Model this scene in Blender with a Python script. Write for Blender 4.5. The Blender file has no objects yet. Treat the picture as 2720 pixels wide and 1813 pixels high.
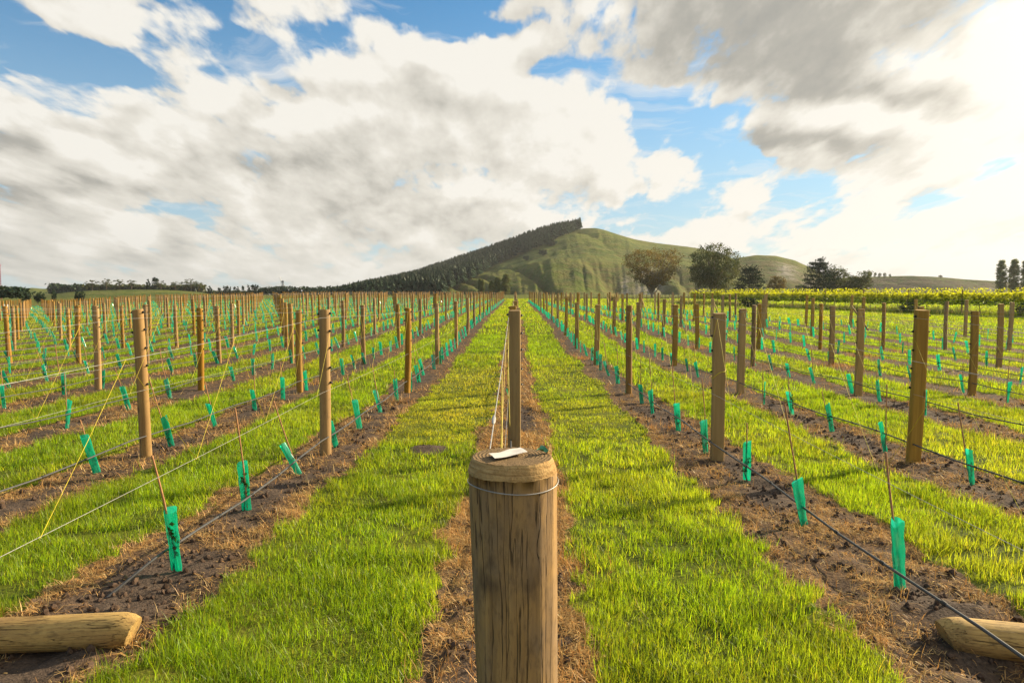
import bpy, math, random
import numpy as np
from mathutils import Vector, Matrix

random.seed(11)
RNG = np.random.default_rng(7)
S = bpy.context.scene
COL = S.collection
PI = math.pi

# ------------------------------------------------------------------ numbers measured on the place
CAM_H = 1.92
PITCH = math.radians(3.87)
SUN_AZ = math.radians(60)      # from the row direction (+Y) towards +X
SUN_EL = math.radians(21)
SUN_DIR = Vector((math.sin(SUN_AZ)*math.cos(SUN_EL), math.cos(SUN_AZ)*math.cos(SUN_EL), math.sin(SUN_EL)))
SP_L, SP_R = 2.2, 2.25         # row spacing either side of the middle row
POST_H = 1.72

ORD = ("first second third fourth fifth sixth seventh eighth ninth tenth eleventh twelfth thirteenth fourteenth fifteenth "
       "sixteenth seventeenth eighteenth nineteenth").split()
TENS = {2: "twenty", 3: "thirty", 4: "forty", 5: "fifty", 6: "sixty", 7: "seventy"}
TENTH = {2: "twentieth", 3: "thirtieth", 4: "fortieth", 5: "fiftieth", 6: "sixtieth", 7: "seventieth"}
def ordinal(n):
    if n < 20: return ORD[n-1]
    t, u = divmod(n, 10)
    return TENTH[t] if u == 0 else TENS[t] + "-" + ORD[u-1]

# ------------------------------------------------------------------ numpy noise
def _hash(ix, iy, seed):
    h = (ix.astype(np.int64)*374761393 + iy.astype(np.int64)*668265263 + seed*974711) & 0x7fffffff
    h = (h ^ (h >> 13)) * 1274126177 & 0x7fffffff
    h = (h ^ (h >> 16)) & 0xffff
    return h / 65535.0
def vnoise(x, y, seed=0):
    x = np.asarray(x, float); y = np.asarray(y, float)
    ix = np.floor(x); iy = np.floor(y)
    fx = x-ix; fy = y-iy
    fx = fx*fx*(3-2*fx); fy = fy*fy*(3-2*fy)
    a = _hash(ix, iy, seed); b = _hash(ix+1, iy, seed)
    c = _hash(ix, iy+1, seed); d = _hash(ix+1, iy+1, seed)
    return (a*(1-fx)+b*fx)*(1-fy) + (c*(1-fx)+d*fx)*fy
def fbm(x, y, seed=0, oct=4, rough=.5):
    s = 0; a = 1; t = 0
    for o in range(oct):
        s = s + a*vnoise(np.asarray(x)*2**o, np.asarray(y)*2**o, seed+o*17); t += a; a *= rough
    return s/t
def sstep(a, b, x):
    t = np.clip((np.asarray(x, float)-a)/(b-a), 0, 1)
    return t*t*(3-2*t)

# ------------------------------------------------------------------ lie of the land
_ty = np.arange(-100, 7001, .5)
_tz = np.interp(_ty, [-100, 0, 2, 4.2, 5.7, 8, 14, 20, 26, 32, 38, 50, 75, 100, 130, 160, 200, 400, 1000, 7000],
                [.3, .28, .24, .14, .065, 0, -.07, -.1, -.09, .06, .24, .37, .5, .68, .95, 1.2, 1.7, 2.2, 3, 4])
_k = np.exp(-.5*(np.arange(-9, 10)/3.0)**2); _k /= _k.sum()
_tz = np.convolve(np.pad(_tz, 9, mode='edge'), _k, mode='valid')
def lie(y): return np.interp(y, _ty, _tz)

ROW_END = {0: 124, 1: 116, 2: 110, 3: 98, 4: 73, 5: 64, 6: 60, 7: 56, 8: 41, 9: 32}
OFF = .07
def row_x(k): return 0.0 if k == 0 else (k*SP_L-OFF if k < 0 else k*SP_R+OFF)
def row_start(k): return 7.88 + (.12*abs(k) if k < 0 else -.11*k)
def row_end(k): return ROW_END.get(k, 0) if k >= 0 else 134 + 16*min(1, (abs(k)-1)/6)
_REND = np.array([ROW_END[i] for i in range(10)])

def soil_masks(x, y):
    """1 on the sprayed strip under a row, 0 on the grass; and where dead straw lies."""
    x = np.asarray(x, float); y = np.asarray(y, float)
    sp = np.where(x < 0, SP_L, SP_R)
    kk = np.sign(x)*np.round(np.maximum(np.abs(x)-OFF, 0)/sp)
    dist = np.abs(x-kk*sp-np.sign(kk)*OFF)
    kr = np.clip(kk, 0, 9).astype(int)
    end = np.where(kk < 0, 134+16*np.minimum(1, (np.abs(kk)-1)/6), np.where(kk > 9, -1, _REND[kr]))
    end = np.where(kk > 9, -1, end)
    hw = .47 + .26*(vnoise(y*.55+kk*7.3, kk*3.1+np.sign(x-kk*sp-np.sign(kk)*OFF)*5, 3)-.5) + .22*(vnoise(x*5, y*5, 4)-.5) + .10*(vnoise(x*17, y*17, 5)-.5)
    hw = np.where(kk == 0, hw-.02, hw)
    s = sstep(hw+.05, hw-.05, dist)*(y < end)
    straw = np.exp(-((dist-hw+.07)/.14)**2)*(.15+1.1*fbm(x*2.2, y*1.1, 6, 3)) * (y < end)
    straw = np.maximum(straw, s*.95*sstep(.42, .6, fbm(x*1.6+9, y*.8, 8, 3))*np.where(kk == 0, 2.6, .5))
    # a spoil patch on the strip beside the middle row
    m = np.exp(-(((x+1.05)/.27)**2+((y-8.3)/.33)**2)*1.2)
    s = np.maximum(s, sstep(.3, .6, m+.25*(vnoise(x*9, y*9, 12)-.5)))
    # trampled headland where the two anchor logs lie
    h = np.exp(-(((x+2.7)/.9)**2+((y-3.2)/.36)**2)) + np.exp(-(((x-2.8)/.85)**2+((y-3.25)/.36)**2))
    s = np.maximum(s, sstep(.35, .6, h))
    return s, np.clip(straw, 0, 1.5)*np.clip(s*1.4+.2, 0, 1)

def ground_z(x, y, fine=True):
    x = np.asarray(x, float); y = np.asarray(y, float)
    yc = np.clip(y, 1, 150)                # the left side of the field falls away
    z = lie(y) - yc*np.interp(-x/np.maximum(y, 1), [.28, .37, .55, .6, .66, .8], [0, .0014, .0050, .0078, .0112, .0125])*sstep(10, 40, y)
    z = z + .05*(fbm(x*.35, y*.2, 21, 2)-.5)*sstep(0, 12, y)
    if fine:
        s, st = soil_masks(x, y)
        near = sstep(30, 12, y)
        z = z + near*s*(.07*(fbm(x*3.3, y*3.3, 31, 3)-.5) + .045*(fbm(x*11, y*11, 32, 3)-.5) - .01)
        z = z + near*(1-s)*.03*(fbm(x*4, y*4, 33, 2)-.5)
        z = z + .07*np.exp(-(((x+1.05)/.30)**2+((y-8.3)/.28)**2))
        # pit beside the right-hand log
        z = z - .26*np.exp(-(((x-2.75)/.52)**2+((y-3.12)/.19)**2))
        z = z + .05*np.exp(-(((x-2.4)/.9)**2+((y-3.72)/.16)**2))
        z = z - .05*np.exp(-(((x+2.7)/.8)**2+((y-3.25)/.25)**2))
    return z
def gz(x, y): return float(ground_z(np.array([x]), np.array([y]))[0])

# ------------------------------------------------------------------ object helpers
def link(o, parent=None):
    COL.objects.link(o)
    if parent is not None: o.parent = parent
    return o
def tag(o, label=None, cat=None, group=None, kind=None):
    if label: o['label'] = label
    if cat: o['category'] = cat
    if group: o['group'] = group
    if kind: o['kind'] = kind
    return o
def empty(name, loc=(0, 0, 0), rz=0):
    o = bpy.data.objects.new(name, None); o.location = loc; o.rotation_euler = (0, 0, rz)
    o.empty_display_size = .1
    return link(o)
def copy_tree(o, parent=None):
    c = o.copy(); COL.objects.link(c)
    if parent is not None: c.parent = parent
    for ch in list(o.children): copy_tree(ch, c)
    return c

class Geo:
    """Collects vertices and polygons of one mesh."""
    def __init__(s): s.v = []; s.f = []; s.fm = []; s.n = 0; s.t = []
    def add(s, V, F, tint=None, mat=0):
        V = np.asarray(V, float).reshape(-1, 3)
        s.v.append(V)
        F = np.asarray(F, np.int64)
        s.f.append(F+s.n); s.fm.append(np.full(len(F), mat))
        t = np.ones((len(V), 4)) if tint is None else np.asarray(tint, float)
        if t.ndim == 1: t = np.tile(t, (len(V), 1))
        if t.shape[1] == 3: t = np.hstack([t, np.ones((len(t), 1))])
        s.t.append(t)
        s.n += len(V)
    def tube(s, path, r, sides=6, caps=True, tint=None, mat=0, flat=None):
        P = np.asarray(path, float); n = len(P)
        r = np.broadcast_to(np.asarray(r, float), (n,))
        T = np.gradient(P, axis=0); T /= np.linalg.norm(T, axis=1)[:, None]+1e-9
        ref = np.array([0, 0, 1.]) if abs(T[:, 2]).mean() < .8 else np.array([1., 0, 0])
        A = np.cross(T, ref); A /= np.linalg.norm(A, axis=1)[:, None]+1e-9
        B = np.cross(T, A)
        an = np.linspace(0, 2*PI, sides, endpoint=False)
        V = P[:, None]+r[:, None, None]*(np.cos(an)[None, :, None]*A[:, None]+np.sin(an)[None, :, None]*B[:, None])
        idx = np.arange(n*sides).reshape(n, sides)
        q = np.stack([idx[:-1], np.roll(idx, -1, 1)[:-1], np.roll(idx, -1, 1)[1:], idx[1:]], -1).reshape(-1, 4)
        V = V.reshape(-1, 3)
        s.add(V, q, tint, mat)
        if caps:
            base = s.n-len(V)
            for ring, c, flip in ((idx[0], P[0], 0), (idx[-1], P[-1], 1)):
                tri = [[len(V[:0]), 1, 2]]
                W = np.vstack([V[ring], c])
                f = [[i, (i+1) % sides, sides] if flip else [(i+1) % sides, i, sides] for i in range(sides)]
                s.add(W, f, None if tint is None else np.asarray(tint), mat)
    def build(s, name, mats, parent=None, smooth=False, tint=False, mesh_only=False):
        me = bpy.data.meshes.new(name)
        V = np.vstack(s.v); me.vertices.add(len(V)); me.vertices.foreach_set('co', V.astype(np.float32).ravel())
        tot = np.concatenate([np.full(len(f), f.shape[1]) for f in s.f])
        loops = np.concatenate([f.ravel() for f in s.f])
        me.loops.add(len(loops)); me.loops.foreach_set('vertex_index', loops.astype(np.int32))
        me.polygons.add(len(tot))
        st = np.concatenate([[0], np.cumsum(tot)[:-1]])
        me.polygons.foreach_set('loop_start', st.astype(np.int32))
        me.polygons.foreach_set('material_index', np.concatenate(s.fm).astype(np.int32))
        me.polygons.foreach_set('use_smooth', np.full(len(tot), bool(smooth)))
        for m in (mats if isinstance(mats, (list, tuple)) else [mats]): me.materials.append(m)
        if tint:
            a = me.attributes.new('tint', 'FLOAT_COLOR', 'POINT')
            a.data.foreach_set('color', np.vstack(s.t).astype(np.float32).ravel())
        me.update(calc_edges=True)
        if mesh_only: return me
        return link(bpy.data.objects.new(name, me), parent)

# ------------------------------------------------------------------ materials
def newmat(name):
    m = bpy.data.materials.new(name); m.use_nodes = True
    m.node_tree.nodes.clear()
    return m, m.node_tree
class NT:
    def __init__(s, tree): s.t = tree
    def n(s, typ, **kw):
        nd = s.t.nodes.new(typ)
        for k, v in kw.items():
            if k == 'ins':
                for i, val in v.items(): s.set(nd.inputs[i], val)
            else: setattr(nd, k, v)
        return nd
    def set(s, sock, val):
        if isinstance(val, bpy.types.NodeSocket): s.t.links.new(val, sock)
        elif val is not None: sock.default_value = val
    def math(s, op, a, b=None, c=None, clamp=False):
        nd = s.n('ShaderNodeMath', operation=op, use_clamp=clamp)
        s.set(nd.inputs[0], a)
        if b is not None: s.set(nd.inputs[1], b)
        if c is not None: s.set(nd.inputs[2], c)
        return nd.outputs[0]
    def vmath(s, op, a, b=None):
        nd = s.n('ShaderNodeVectorMath', operation=op)
        s.set(nd.inputs[0], a)
        if b is not None: s.set(nd.inputs[1], b)
        return nd.outputs['Value'] if op in ('DOT_PRODUCT', 'LENGTH') else nd.outputs[0]
    def mixc(s, f, a, b, blend='MIX'):
        nd = s.n('ShaderNodeMix', data_type='RGBA', blend_type=blend)
        s.set(nd.inputs[0], f); s.set(nd.inputs[6], a); s.set(nd.inputs[7], b)
        return nd.outputs[2]
    def noise(s, vec, scale, detail=3, rough=.5, w=None):
        nd = s.n('ShaderNodeTexNoise')
        if vec is not None: s.set(nd.inputs['Vector'], vec)
        nd.inputs['Scale'].default_value = scale; nd.inputs['Detail'].default_value = detail; nd.inputs['Roughness'].default_value = rough
        return nd
    def ramp(s, f, stops, interp='LINEAR'):
        nd = s.n('ShaderNodeValToRGB'); cr = nd.color_ramp; cr.interpolation = interp
        s.set(nd.inputs[0], f)
        while len(cr.elements) < len(stops): cr.elements.new(.5)
        for e, (p, c) in zip(cr.elements, stops):
            e.position = p; e.color = (*c, 1) if len(c) == 3 else c
        return nd.outputs[0]
    def mapr(s, v, a, b, c=0, d=1, smooth=False):
        nd = s.n('ShaderNodeMapRange', interpolation_type='SMOOTHSTEP' if smooth else 'LINEAR')
        s.set(nd.inputs[0], v)
        for i, x in enumerate((a, b, c, d)): nd.inputs[i+1].default_value = x
        return nd.outputs[0]
    def scale(s, vec, xyz):
        return s.vmath('MULTIPLY', vec, tuple(xyz))
    def out(s, shader, disp=None):
        o = s.n('ShaderNodeOutputMaterial'); s.t.links.new(shader, o.inputs[0])
    def bump(s, h, strength, dist=.01):
        b = s.n('ShaderNodeBump'); s.set(b.inputs['Height'], h); b.inputs['Strength'].default_value = strength; b.inputs['Distance'].default_value = dist
        return b.outputs[0]
    def bsdf(s, col, rough=.8, normal=None, spec=.3, **kw):
        b = s.n('ShaderNodeBsdfPrincipled')
        s.set(b.inputs['Base Color'], col if isinstance(col, bpy.types.NodeSocket) else (*col, 1))
        s.set(b.inputs['Roughness'], rough); b.inputs['Specular IOR Level'].default_value = spec
        if normal is not None: s.set(b.inputs['Normal'], normal)
        for k, v in kw.items(): s.set(b.inputs[k], v)
        return b.outputs[0]

def plain(name, col, rough=.7, spec=.3, metal=0.0, var=.25):
    m, t = newmat(name); N = NT(t)
    tc = N.n('ShaderNodeTexCoord').outputs['Object']
    no = N.noise(tc, 30, 4).outputs[0]
    c = N.mixc(N.mapr(no, .3, .7), tuple(x*(1-var) for x in col)+(1,), tuple(min(1, x*(1+var)) for x in col)+(1,))
    N.out(N.bsdf(c, rough, None, spec, Metallic=metal)); return m

def leafy(name, dif, trans, mix=.5, gloss=.04, rough=.45):
    """A thin blade or leaf: reflects on the lit side, lets light through on the other; hue varies per leaf."""
    m, t = newmat(name); N = NT(t)
    at = N.n('ShaderNodeAttribute', attribute_name='tint').outputs['Color']
    d = N.n('ShaderNodeBsdfDiffuse'); N.set(d.inputs[0], N.mixc(1, (*dif, 1), at, 'MULTIPLY'))
    tr = N.n('ShaderNodeBsdfTranslucent'); N.set(tr.inputs[0], N.mixc(1, (*trans, 1), at, 'MULTIPLY'))
    mx = N.n('ShaderNodeMixShader'); mx.inputs[0].default_value = mix
    t.links.new(d.outputs[0], mx.inputs[1]); t.links.new(tr.outputs[0], mx.inputs[2])
    g = N.n('ShaderNodeBsdfGlossy'); g.inputs['Roughness'].default_value = rough; g.inputs[0].default_value = (1, 1, .9, 1)
    m2 = N.n('ShaderNodeMixShader'); m2.inputs[0].default_value = gloss
    t.links.new(mx.outputs[0], m2.inputs[1]); t.links.new(g.outputs[0], m2.inputs[2])
    N.out(m2.outputs[0]); return m

def wood_post_mat(name, c1, c2, dark):
    """Treated pine: grain along Z, knots, dark checks; each post differs a little."""
    m, t = newmat(name); N = NT(t)
    tc = N.n('ShaderNodeTexCoord').outputs['Object']
    oi = N.n('ShaderNodeObjectInfo').outputs['Random']
    off = N.n('ShaderNodeCombineXYZ'); N.set(off.inputs[0], N.math('MULTIPLY', oi, 37)); N.set(off.inputs[2], N.math('MULTIPLY', oi, 91))
    p = N.vmath('ADD', tc, off.outputs[0])
    g = N.noise(N.scale(p, (26, 26, 1.3)), 1, 5, .6).outputs[0]
    b = N.noise(N.scale(p, (5, 5, 1.1)), 1, 4, .55).outputs[0]
    c = N.mixc(N.mapr(g, .3, .7), (*c1, 1), (*c2, 1))
    c = N.mixc(N.mapr(b, .52, .72, 0, .55), c, (*dark, 1))
    vo = N.n('ShaderNodeTexVoronoi'); N.set(vo.inputs['Vector'], N.scale(p, (7, 7, 2.6))); vo.inputs['Scale'].default_value = 1
    kn = N.mapr(vo.outputs['Distance'], .06, .16, .75, 0)
    c = N.mixc(kn, c, (.10, .05, .02, 1))
    ck = N.noise(N.scale(p, (60, 60, .9)), 1, 2, .5).outputs[0]
    c = N.mixc(N.mapr(ck, .66, .72, 0, .7), c, (.06, .035, .015, 1))
    v = N.mapr(oi, 0, 1, .78, 1.15)
    hs = N.n('ShaderNodeHueSaturation'); N.set(hs.inputs['Value'], v); N.set(hs.inputs['Color'], c)
    sat = N.mapr(N.math('FRACT', N.math('MULTIPLY', oi, 7.3)), 0, 1, .8, 1.1); N.set(hs.inputs['Saturation'], sat)
    nb = N.bump(g, .5, .004)
    N.out(N.bsdf(hs.outputs[0], .75, nb, .25)); return m

MAT = {}
def make_materials():
    MAT['post'] = wood_post_mat('treated_pine', (.24, .122, .022), (.36, .202, .043), (.15, .074, .018))
    MAT['post_grey'] = wood_post_mat('weathered_pine', (.30, .172, .040), (.43, .26, .066), (.20, .112, .032))
    MAT['clip'] = plain('black_plastic', (.012, .012, .012), .5)
    MAT['wire'] = plain('galvanised_wire', (.34, .33, .31), .45, .4, .3)
    MAT['string'] = plain('yellow_twine', (.66, .52, .03), .6)
    MAT['pipe'] = plain('drip_hose', (.055, .055, .055), .45, .4)
    MAT['cane'] = plain('stake_wood', (.38, .19, .085), .8)
    MAT['bark'] = plain('tree_bark', (.10, .075, .05), .9)
    MAT['pale_bark'] = plain('pale_bark', (.26, .21, .15), .9)
    MAT['blade'] = leafy('grass_blade', (.215, .28, .008), (.45, .54, .008), .54, .02)
    MAT['straw'] = leafy('dead_straw', (.66, .41, .14), (.55, .30, .075), .3, .03)
    MAT['rough'] = leafy('rough_grass_blade', (.22, .20, .08), (.30, .27, .08), .45, .02)
    MAT['vine_leaf'] = leafy('vine_leaf', (.135, .185, .009), (.52, .57, .007), .57, .03)
    MAT['young_leaf'] = leafy('young_vine_leaf', (.01, .06, .004), (.02, .1, .005), .5, .05)
    MAT['leaf'] = leafy('tree_leaf', (.068, .082, .030), (.10, .11, .025), .35, .02)
    MAT['leaf_brown'] = leafy('olive_leaf', (.19, .145, .05), (.2, .15, .04), .35, .02)
    MAT['pine'] = leafy('pine_needle', (.027, .050, .027), (.025, .04, .012), .2, .01)
    MAT['poplar'] = leafy('poplar_leaf', (.15, .17, .06), (.18, .2, .05), .4, .03)
    MAT['white'] = plain('white_paint', (.75, .75, .72), .5, .3, 0, .05)
    MAT['red'] = plain('red_paint', (.24, .015, .03), .5, .3, 0, .1)
    MAT['steel'] = plain('grey_steel', (.16, .17, .18), .5, .4, .3)
    # sleeve: thin green plastic film
    m, t = newmat('sleeve_film'); N = NT(t)
    oi = N.n('ShaderNodeObjectInfo').outputs['Random']
    tc = N.n('ShaderNodeTexCoord').outputs['Object']
    w = N.noise(N.scale(tc, (40, 40, 5)), 1, 3, .6).outputs[0]
    c = N.mixc(N.mapr(w, .3, .7), (.004, .36, .22, 1), (.03, .58, .42, 1))
    d = N.n('ShaderNodeBsdfDiffuse'); N.set(d.inputs[0], c)
    tr = N.n('ShaderNodeBsdfTranslucent'); N.set(tr.inputs[0], N.mixc(N.mapr(w, .3, .7), (.01, .60, .40, 1), (.04, .86, .66, 1)))
    tp = N.n('ShaderNodeBsdfTransparent'); tp.inputs[0].default_value = (.12, .85, .6, 1)
    gl = N.n('ShaderNodeBsdfGlossy'); gl.inputs['Roughness'].default_value = .18
    m1 = N.n('ShaderNodeMixShader'); m1.inputs[0].default_value = .55
    t.links.new(d.outputs[0], m1.inputs[1]); t.links.new(tr.outputs[0], m1.inputs[2])
    m2 = N.n('ShaderNodeMixShader'); m2.inputs[0].default_value = .46
    t.links.new(m1.outputs[0], m2.inputs[1]); t.links.new(tp.outputs[0], m2.inputs[2])
    m3 = N.n('ShaderNodeMixShader'); N.set(m3.inputs[0], N.mapr(w, .35, .7, .03, .14))
    t.links.new(m2.outputs[0], m3.inputs[1]); t.links.new(gl.outputs[0], m3.inputs[2])
    N.out(m3.outputs[0]); MAT['sleeve'] = m
    # ground: grass thatch and sprayed soil
    m, t = newmat('ground_soil_and_turf'); N = NT(t)
    pos = N.n('ShaderNodeNewGeometry').outputs['Position']
    at = N.n('ShaderNodeAttribute', attribute_name='tint').outputs['Color']
    sep = N.n('ShaderNodeSeparateColor'); N.set(sep.inputs[0], at)
    n1 = N.noise(pos, 7, 6, .62).outputs[0]
    n2 = N.noise(pos, 45, 5, .6).outputs[0]
    n3 = N.noise(pos, .8, 4, .55).outputs[0]
    soil = N.mixc(N.mapr(n1, .32, .68), (.024, .018, .0135, 1), (.088, .063, .046, 1))
    soil = N.mixc(N.mapr(n2, .35, .7, 0, .6), soil, (.15, .11, .08, 1))
    straw = N.mixc(N.mapr(n2, .3, .7), (.085, .045, .02, 1), (.27, .15, .055, 1))
    soil = N.mixc(N.math('MULTIPLY', sep.outputs[1], N.mapr(n1, .35, .6), clamp=True), soil, straw)
    turf = N.mixc(N.mapr(n2, .3, .7), (.020, .030, .005, 1), (.12, .15, .010, 1))
    turf = N.mixc(N.mapr(n3, .45, .65, 0, .45), turf, (.24, .22, .03, 1))
    sm = N.math('ADD', sep.outputs[0], N.mapr(n2, .2, .8, -.18, .18))
    c = N.mixc(N.mapr(sm, .4, .6), turf, soil)
    nb = N.bump(N.math('ADD', n1, N.math('MULTIPLY', n2, .6)), .9, .03)
    N.out(N.bsdf(c, .95, nb, .1)); MAT['ground'] = m
    # hill pasture
    m, t = newmat('hill_pasture'); N = NT(t)
    geo = N.n('ShaderNodeNewGeometry'); pos = geo.outputs['Position']
    at = N.n('ShaderNodeAttribute', attribute_name='tint').outputs['Color']
    sep = N.n('ShaderNodeSeparateColor'); N.set(sep.inputs[0], at)
    nz = N.n('ShaderNodeSeparateXYZ'); N.set(nz.inputs[0], geo.outputs['Normal'])
    a1 = N.noise(pos, .022, 6, .6).outputs[0]
    a2 = N.noise(pos, .12, 5, .65).outputs[0]
    a3 = N.noise(N.scale(pos, (.5, .5, 3)), .16, 3, .6).outputs[0]
    c = N.mixc(N.mapr(a1, .35, .65), (.050, .085, .016, 1), (.125, .150, .026, 1))
    c = N.mixc(N.mapr(a2, .42, .68, 0, .7), c, (.17, .14, .05, 1))
    c = N.mixc(N.mapr(a3, .55, .7, 0, .45), c, (.035, .055, .014, 1))
    a4 = N.noise(pos, .55, 4, .6).outputs[0]
    c = N.mixc(N.mapr(a4, .58, .72, 0, .55), c, (.03, .045, .014, 1))
    c = N.mixc(N.mapr(a4, .42, .30, 0, .35), c, (.20, .19, .05, 1))
    c = N.mixc(N.math('MULTIPLY', sep.outputs[1], N.mapr(a2, .3, .55), clamp=True), c, (.095, .075, .03, 1))
    c = N.mixc(N.math('MULTIPLY', sep.outputs[0], N.mapr(a2, .36, .6), clamp=True), c, (.30, .27, .22, 1))
    N.out(N.bsdf(c, .95, N.bump(N.math('ADD', a2, N.math('MULTIPLY', a4, .4)), .9, 3.0), .05)); MAT['hill'] = m
    # strainer post, log
    def big_wood(name, ca, cb, grey, dark_top):
        m, t = newmat(name); N = NT(t)
        p = N.n('ShaderNodeTexCoord').outputs['Object']
        wv = N.vmath('ADD', p, N.scale(N.noise(N.scale(p, (5, 5, 3.2)), 1, 4).outputs[1], (.020, .020, 0)))
        g = N.noise(N.scale(wv, (55, 55, 1.6)), 1, 6, .62).outputs[0]
        b = N.noise(N.scale(p, (7, 7, 3.2)), 1, 5, .6).outputs[0]
        b2 = N.noise(N.scale(p, (14, 14, 9)), 1, 4, .6).outputs[0]
        c = N.mixc(N.mapr(g, .32, .68), (*ca, 1), (*cb, 1))
        c = N.mixc(N.mapr(b, .42, .6, 0, .85), c, (*grey, 1))
        c = N.mixc(N.mapr(N.noise(N.scale(p, (90, 90, 22)), 1, 4, .65).outputs[0], .5, .68, 0, .55), c, (.10, .062, .03, 1))
        c = N.mixc(N.mapr(b2, .6, .74, 0, .5), c, (.07, .045, .025, 1))
        ck = N.noise(N.scale(wv, (46, 46, .8)), 1, 2.5, .5).outputs[0]
        crack = N.mapr(N.math('ABSOLUTE', N.math('SUBTRACT', ck, .5)), .0, .012, 1, 0)
        ckm = N.mapr(N.noise(N.scale(p, (11, 11, 2.5)), 1, 2).outputs[0], .33, .42)
        crack = N.math('MULTIPLY', crack, ckm)
        c = N.mixc(N.math('MULTIPLY', crack, .7), c, (.02, .012, .008, 1))
        vo = N.n('ShaderNodeTexVoronoi'); N.set(vo.inputs['Vector'], N.scale(p, (6, 6, 2.7))); vo.inputs['Scale'].default_value = 1
        kd = N.mapr(vo.outputs['Distance'], .05, .13, .85, 0)
        c = N.mixc(kd, c, (.05, .03, .018, 1))
        if dark_top:
            sp = N.n('ShaderNodeSeparateXYZ'); N.set(sp.inputs[0], p)
            nn = N.math('ADD', sp.outputs[2], N.math('MULTIPLY', N.math('SUBTRACT', b, .5), .10))
            band = N.math('MULTIPLY', N.mapr(nn, 1.30, 1.345), N.mapr(nn, 1.36, 1.40, 1, 0))
            c = N.mixc(N.math('MULTIPLY', band, N.mapr(N.noise(N.scale(p, (13, 13, 6)), 1, 3).outputs[0], .44, .6, 0, .85)), c, (.035, .026, .018, 1))
            band = N.math('MULTIPLY', N.mapr(nn, .93, .99), N.mapr(nn, 1.0, 1.06, 1, 0))
            c = N.mixc(N.math('MULTIPLY', band, N.mapr(N.noise(N.scale(p, (11, 11, 7)), 1, 3).outputs[0], .45, .6, 0, .6)), c, (.06, .04, .025, 1))
        h = N.math('SUBTRACT', N.math('MULTIPLY', g, .5), N.math('MULTIPLY', crack, 2.0))
        N.out(N.bsdf(c, .8, N.bump(h, .8, .006), .25)); return m
    MAT['strainer'] = big_wood('strainer_timber', (.24, .138, .050), (.42, .255, .090), (.23, .155, .085), True)
    MAT['log'] = big_wood('log_timber', (.40, .25, .075), (.52, .35, .12), (.31, .19, .065), False)
    m, t = newmat('end_grain'); N = NT(t)
    p = N.n('ShaderNodeTexCoord').outputs['Object']
    wv = N.n('ShaderNodeTexWave', wave_type='RINGS', rings_direction='Z'); N.set(wv.inputs['Vector'], N.vmath('ADD', p, (.004, -.012, 0)))
    wv.inputs['Scale'].default_value = 34; wv.inputs['Distortion'].default_value = 3.5; wv.inputs['Detail'].default_value = 3; wv.inputs['Detail Scale'].default_value = 2
    n = N.noise(p, 140, 5, .7).outputs[0]
    c = N.mixc(wv.outputs['Fac'], (.185, .12, .058, 1), (.28, .185, .09, 1))
    c = N.mixc(N.mapr(n, .35, .65, 0, .8), c, (.20, .14, .075, 1))
    N.out(N.bsdf(c, .9, N.bump(N.math('ADD', N.math('MULTIPLY', wv.outputs['Fac'], .35), n), .9, .006), .1)); MAT['end'] = m
    m, t = newmat('chamfer_grain'); N = NT(t)
    p = N.n('ShaderNodeTexCoord').outputs['Object']
    n = N.noise(N.scale(p, (90, 90, 90)), 1, 5, .7).outputs[0]
    w2 = N.noise(N.scale(p, (12, 12, 160)), 1, 3, .6).outputs[0]
    c = N.mixc(N.mapr(w2, .35, .65), (.34, .20, .075, 1), (.55, .36, .15, 1))
    c = N.mixc(N.mapr(n, .5, .75, 0, .6), c, (.16, .09, .035, 1))
    N.out(N.bsdf(c, .9, N.bump(N.math('ADD', w2, n), .9, .006), .1)); MAT['chamfer'] = m
    MAT['paper'] = plain('faded_paper', (.62, .58, .52), .8, .2, 0, .1)
    MAT['scrap'] = plain('green_plastic_scrap', (.02, .22, .07), .4, .4, 0, .3)
    MAT['soil_clod'] = plain('soil_clod', (.085, .056, .038), .95, .1, 0, .4)
    MAT['track'] = plain('track_dirt', (.095, .07, .04), .95, .1, 0, .3)
make_materials()

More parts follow.
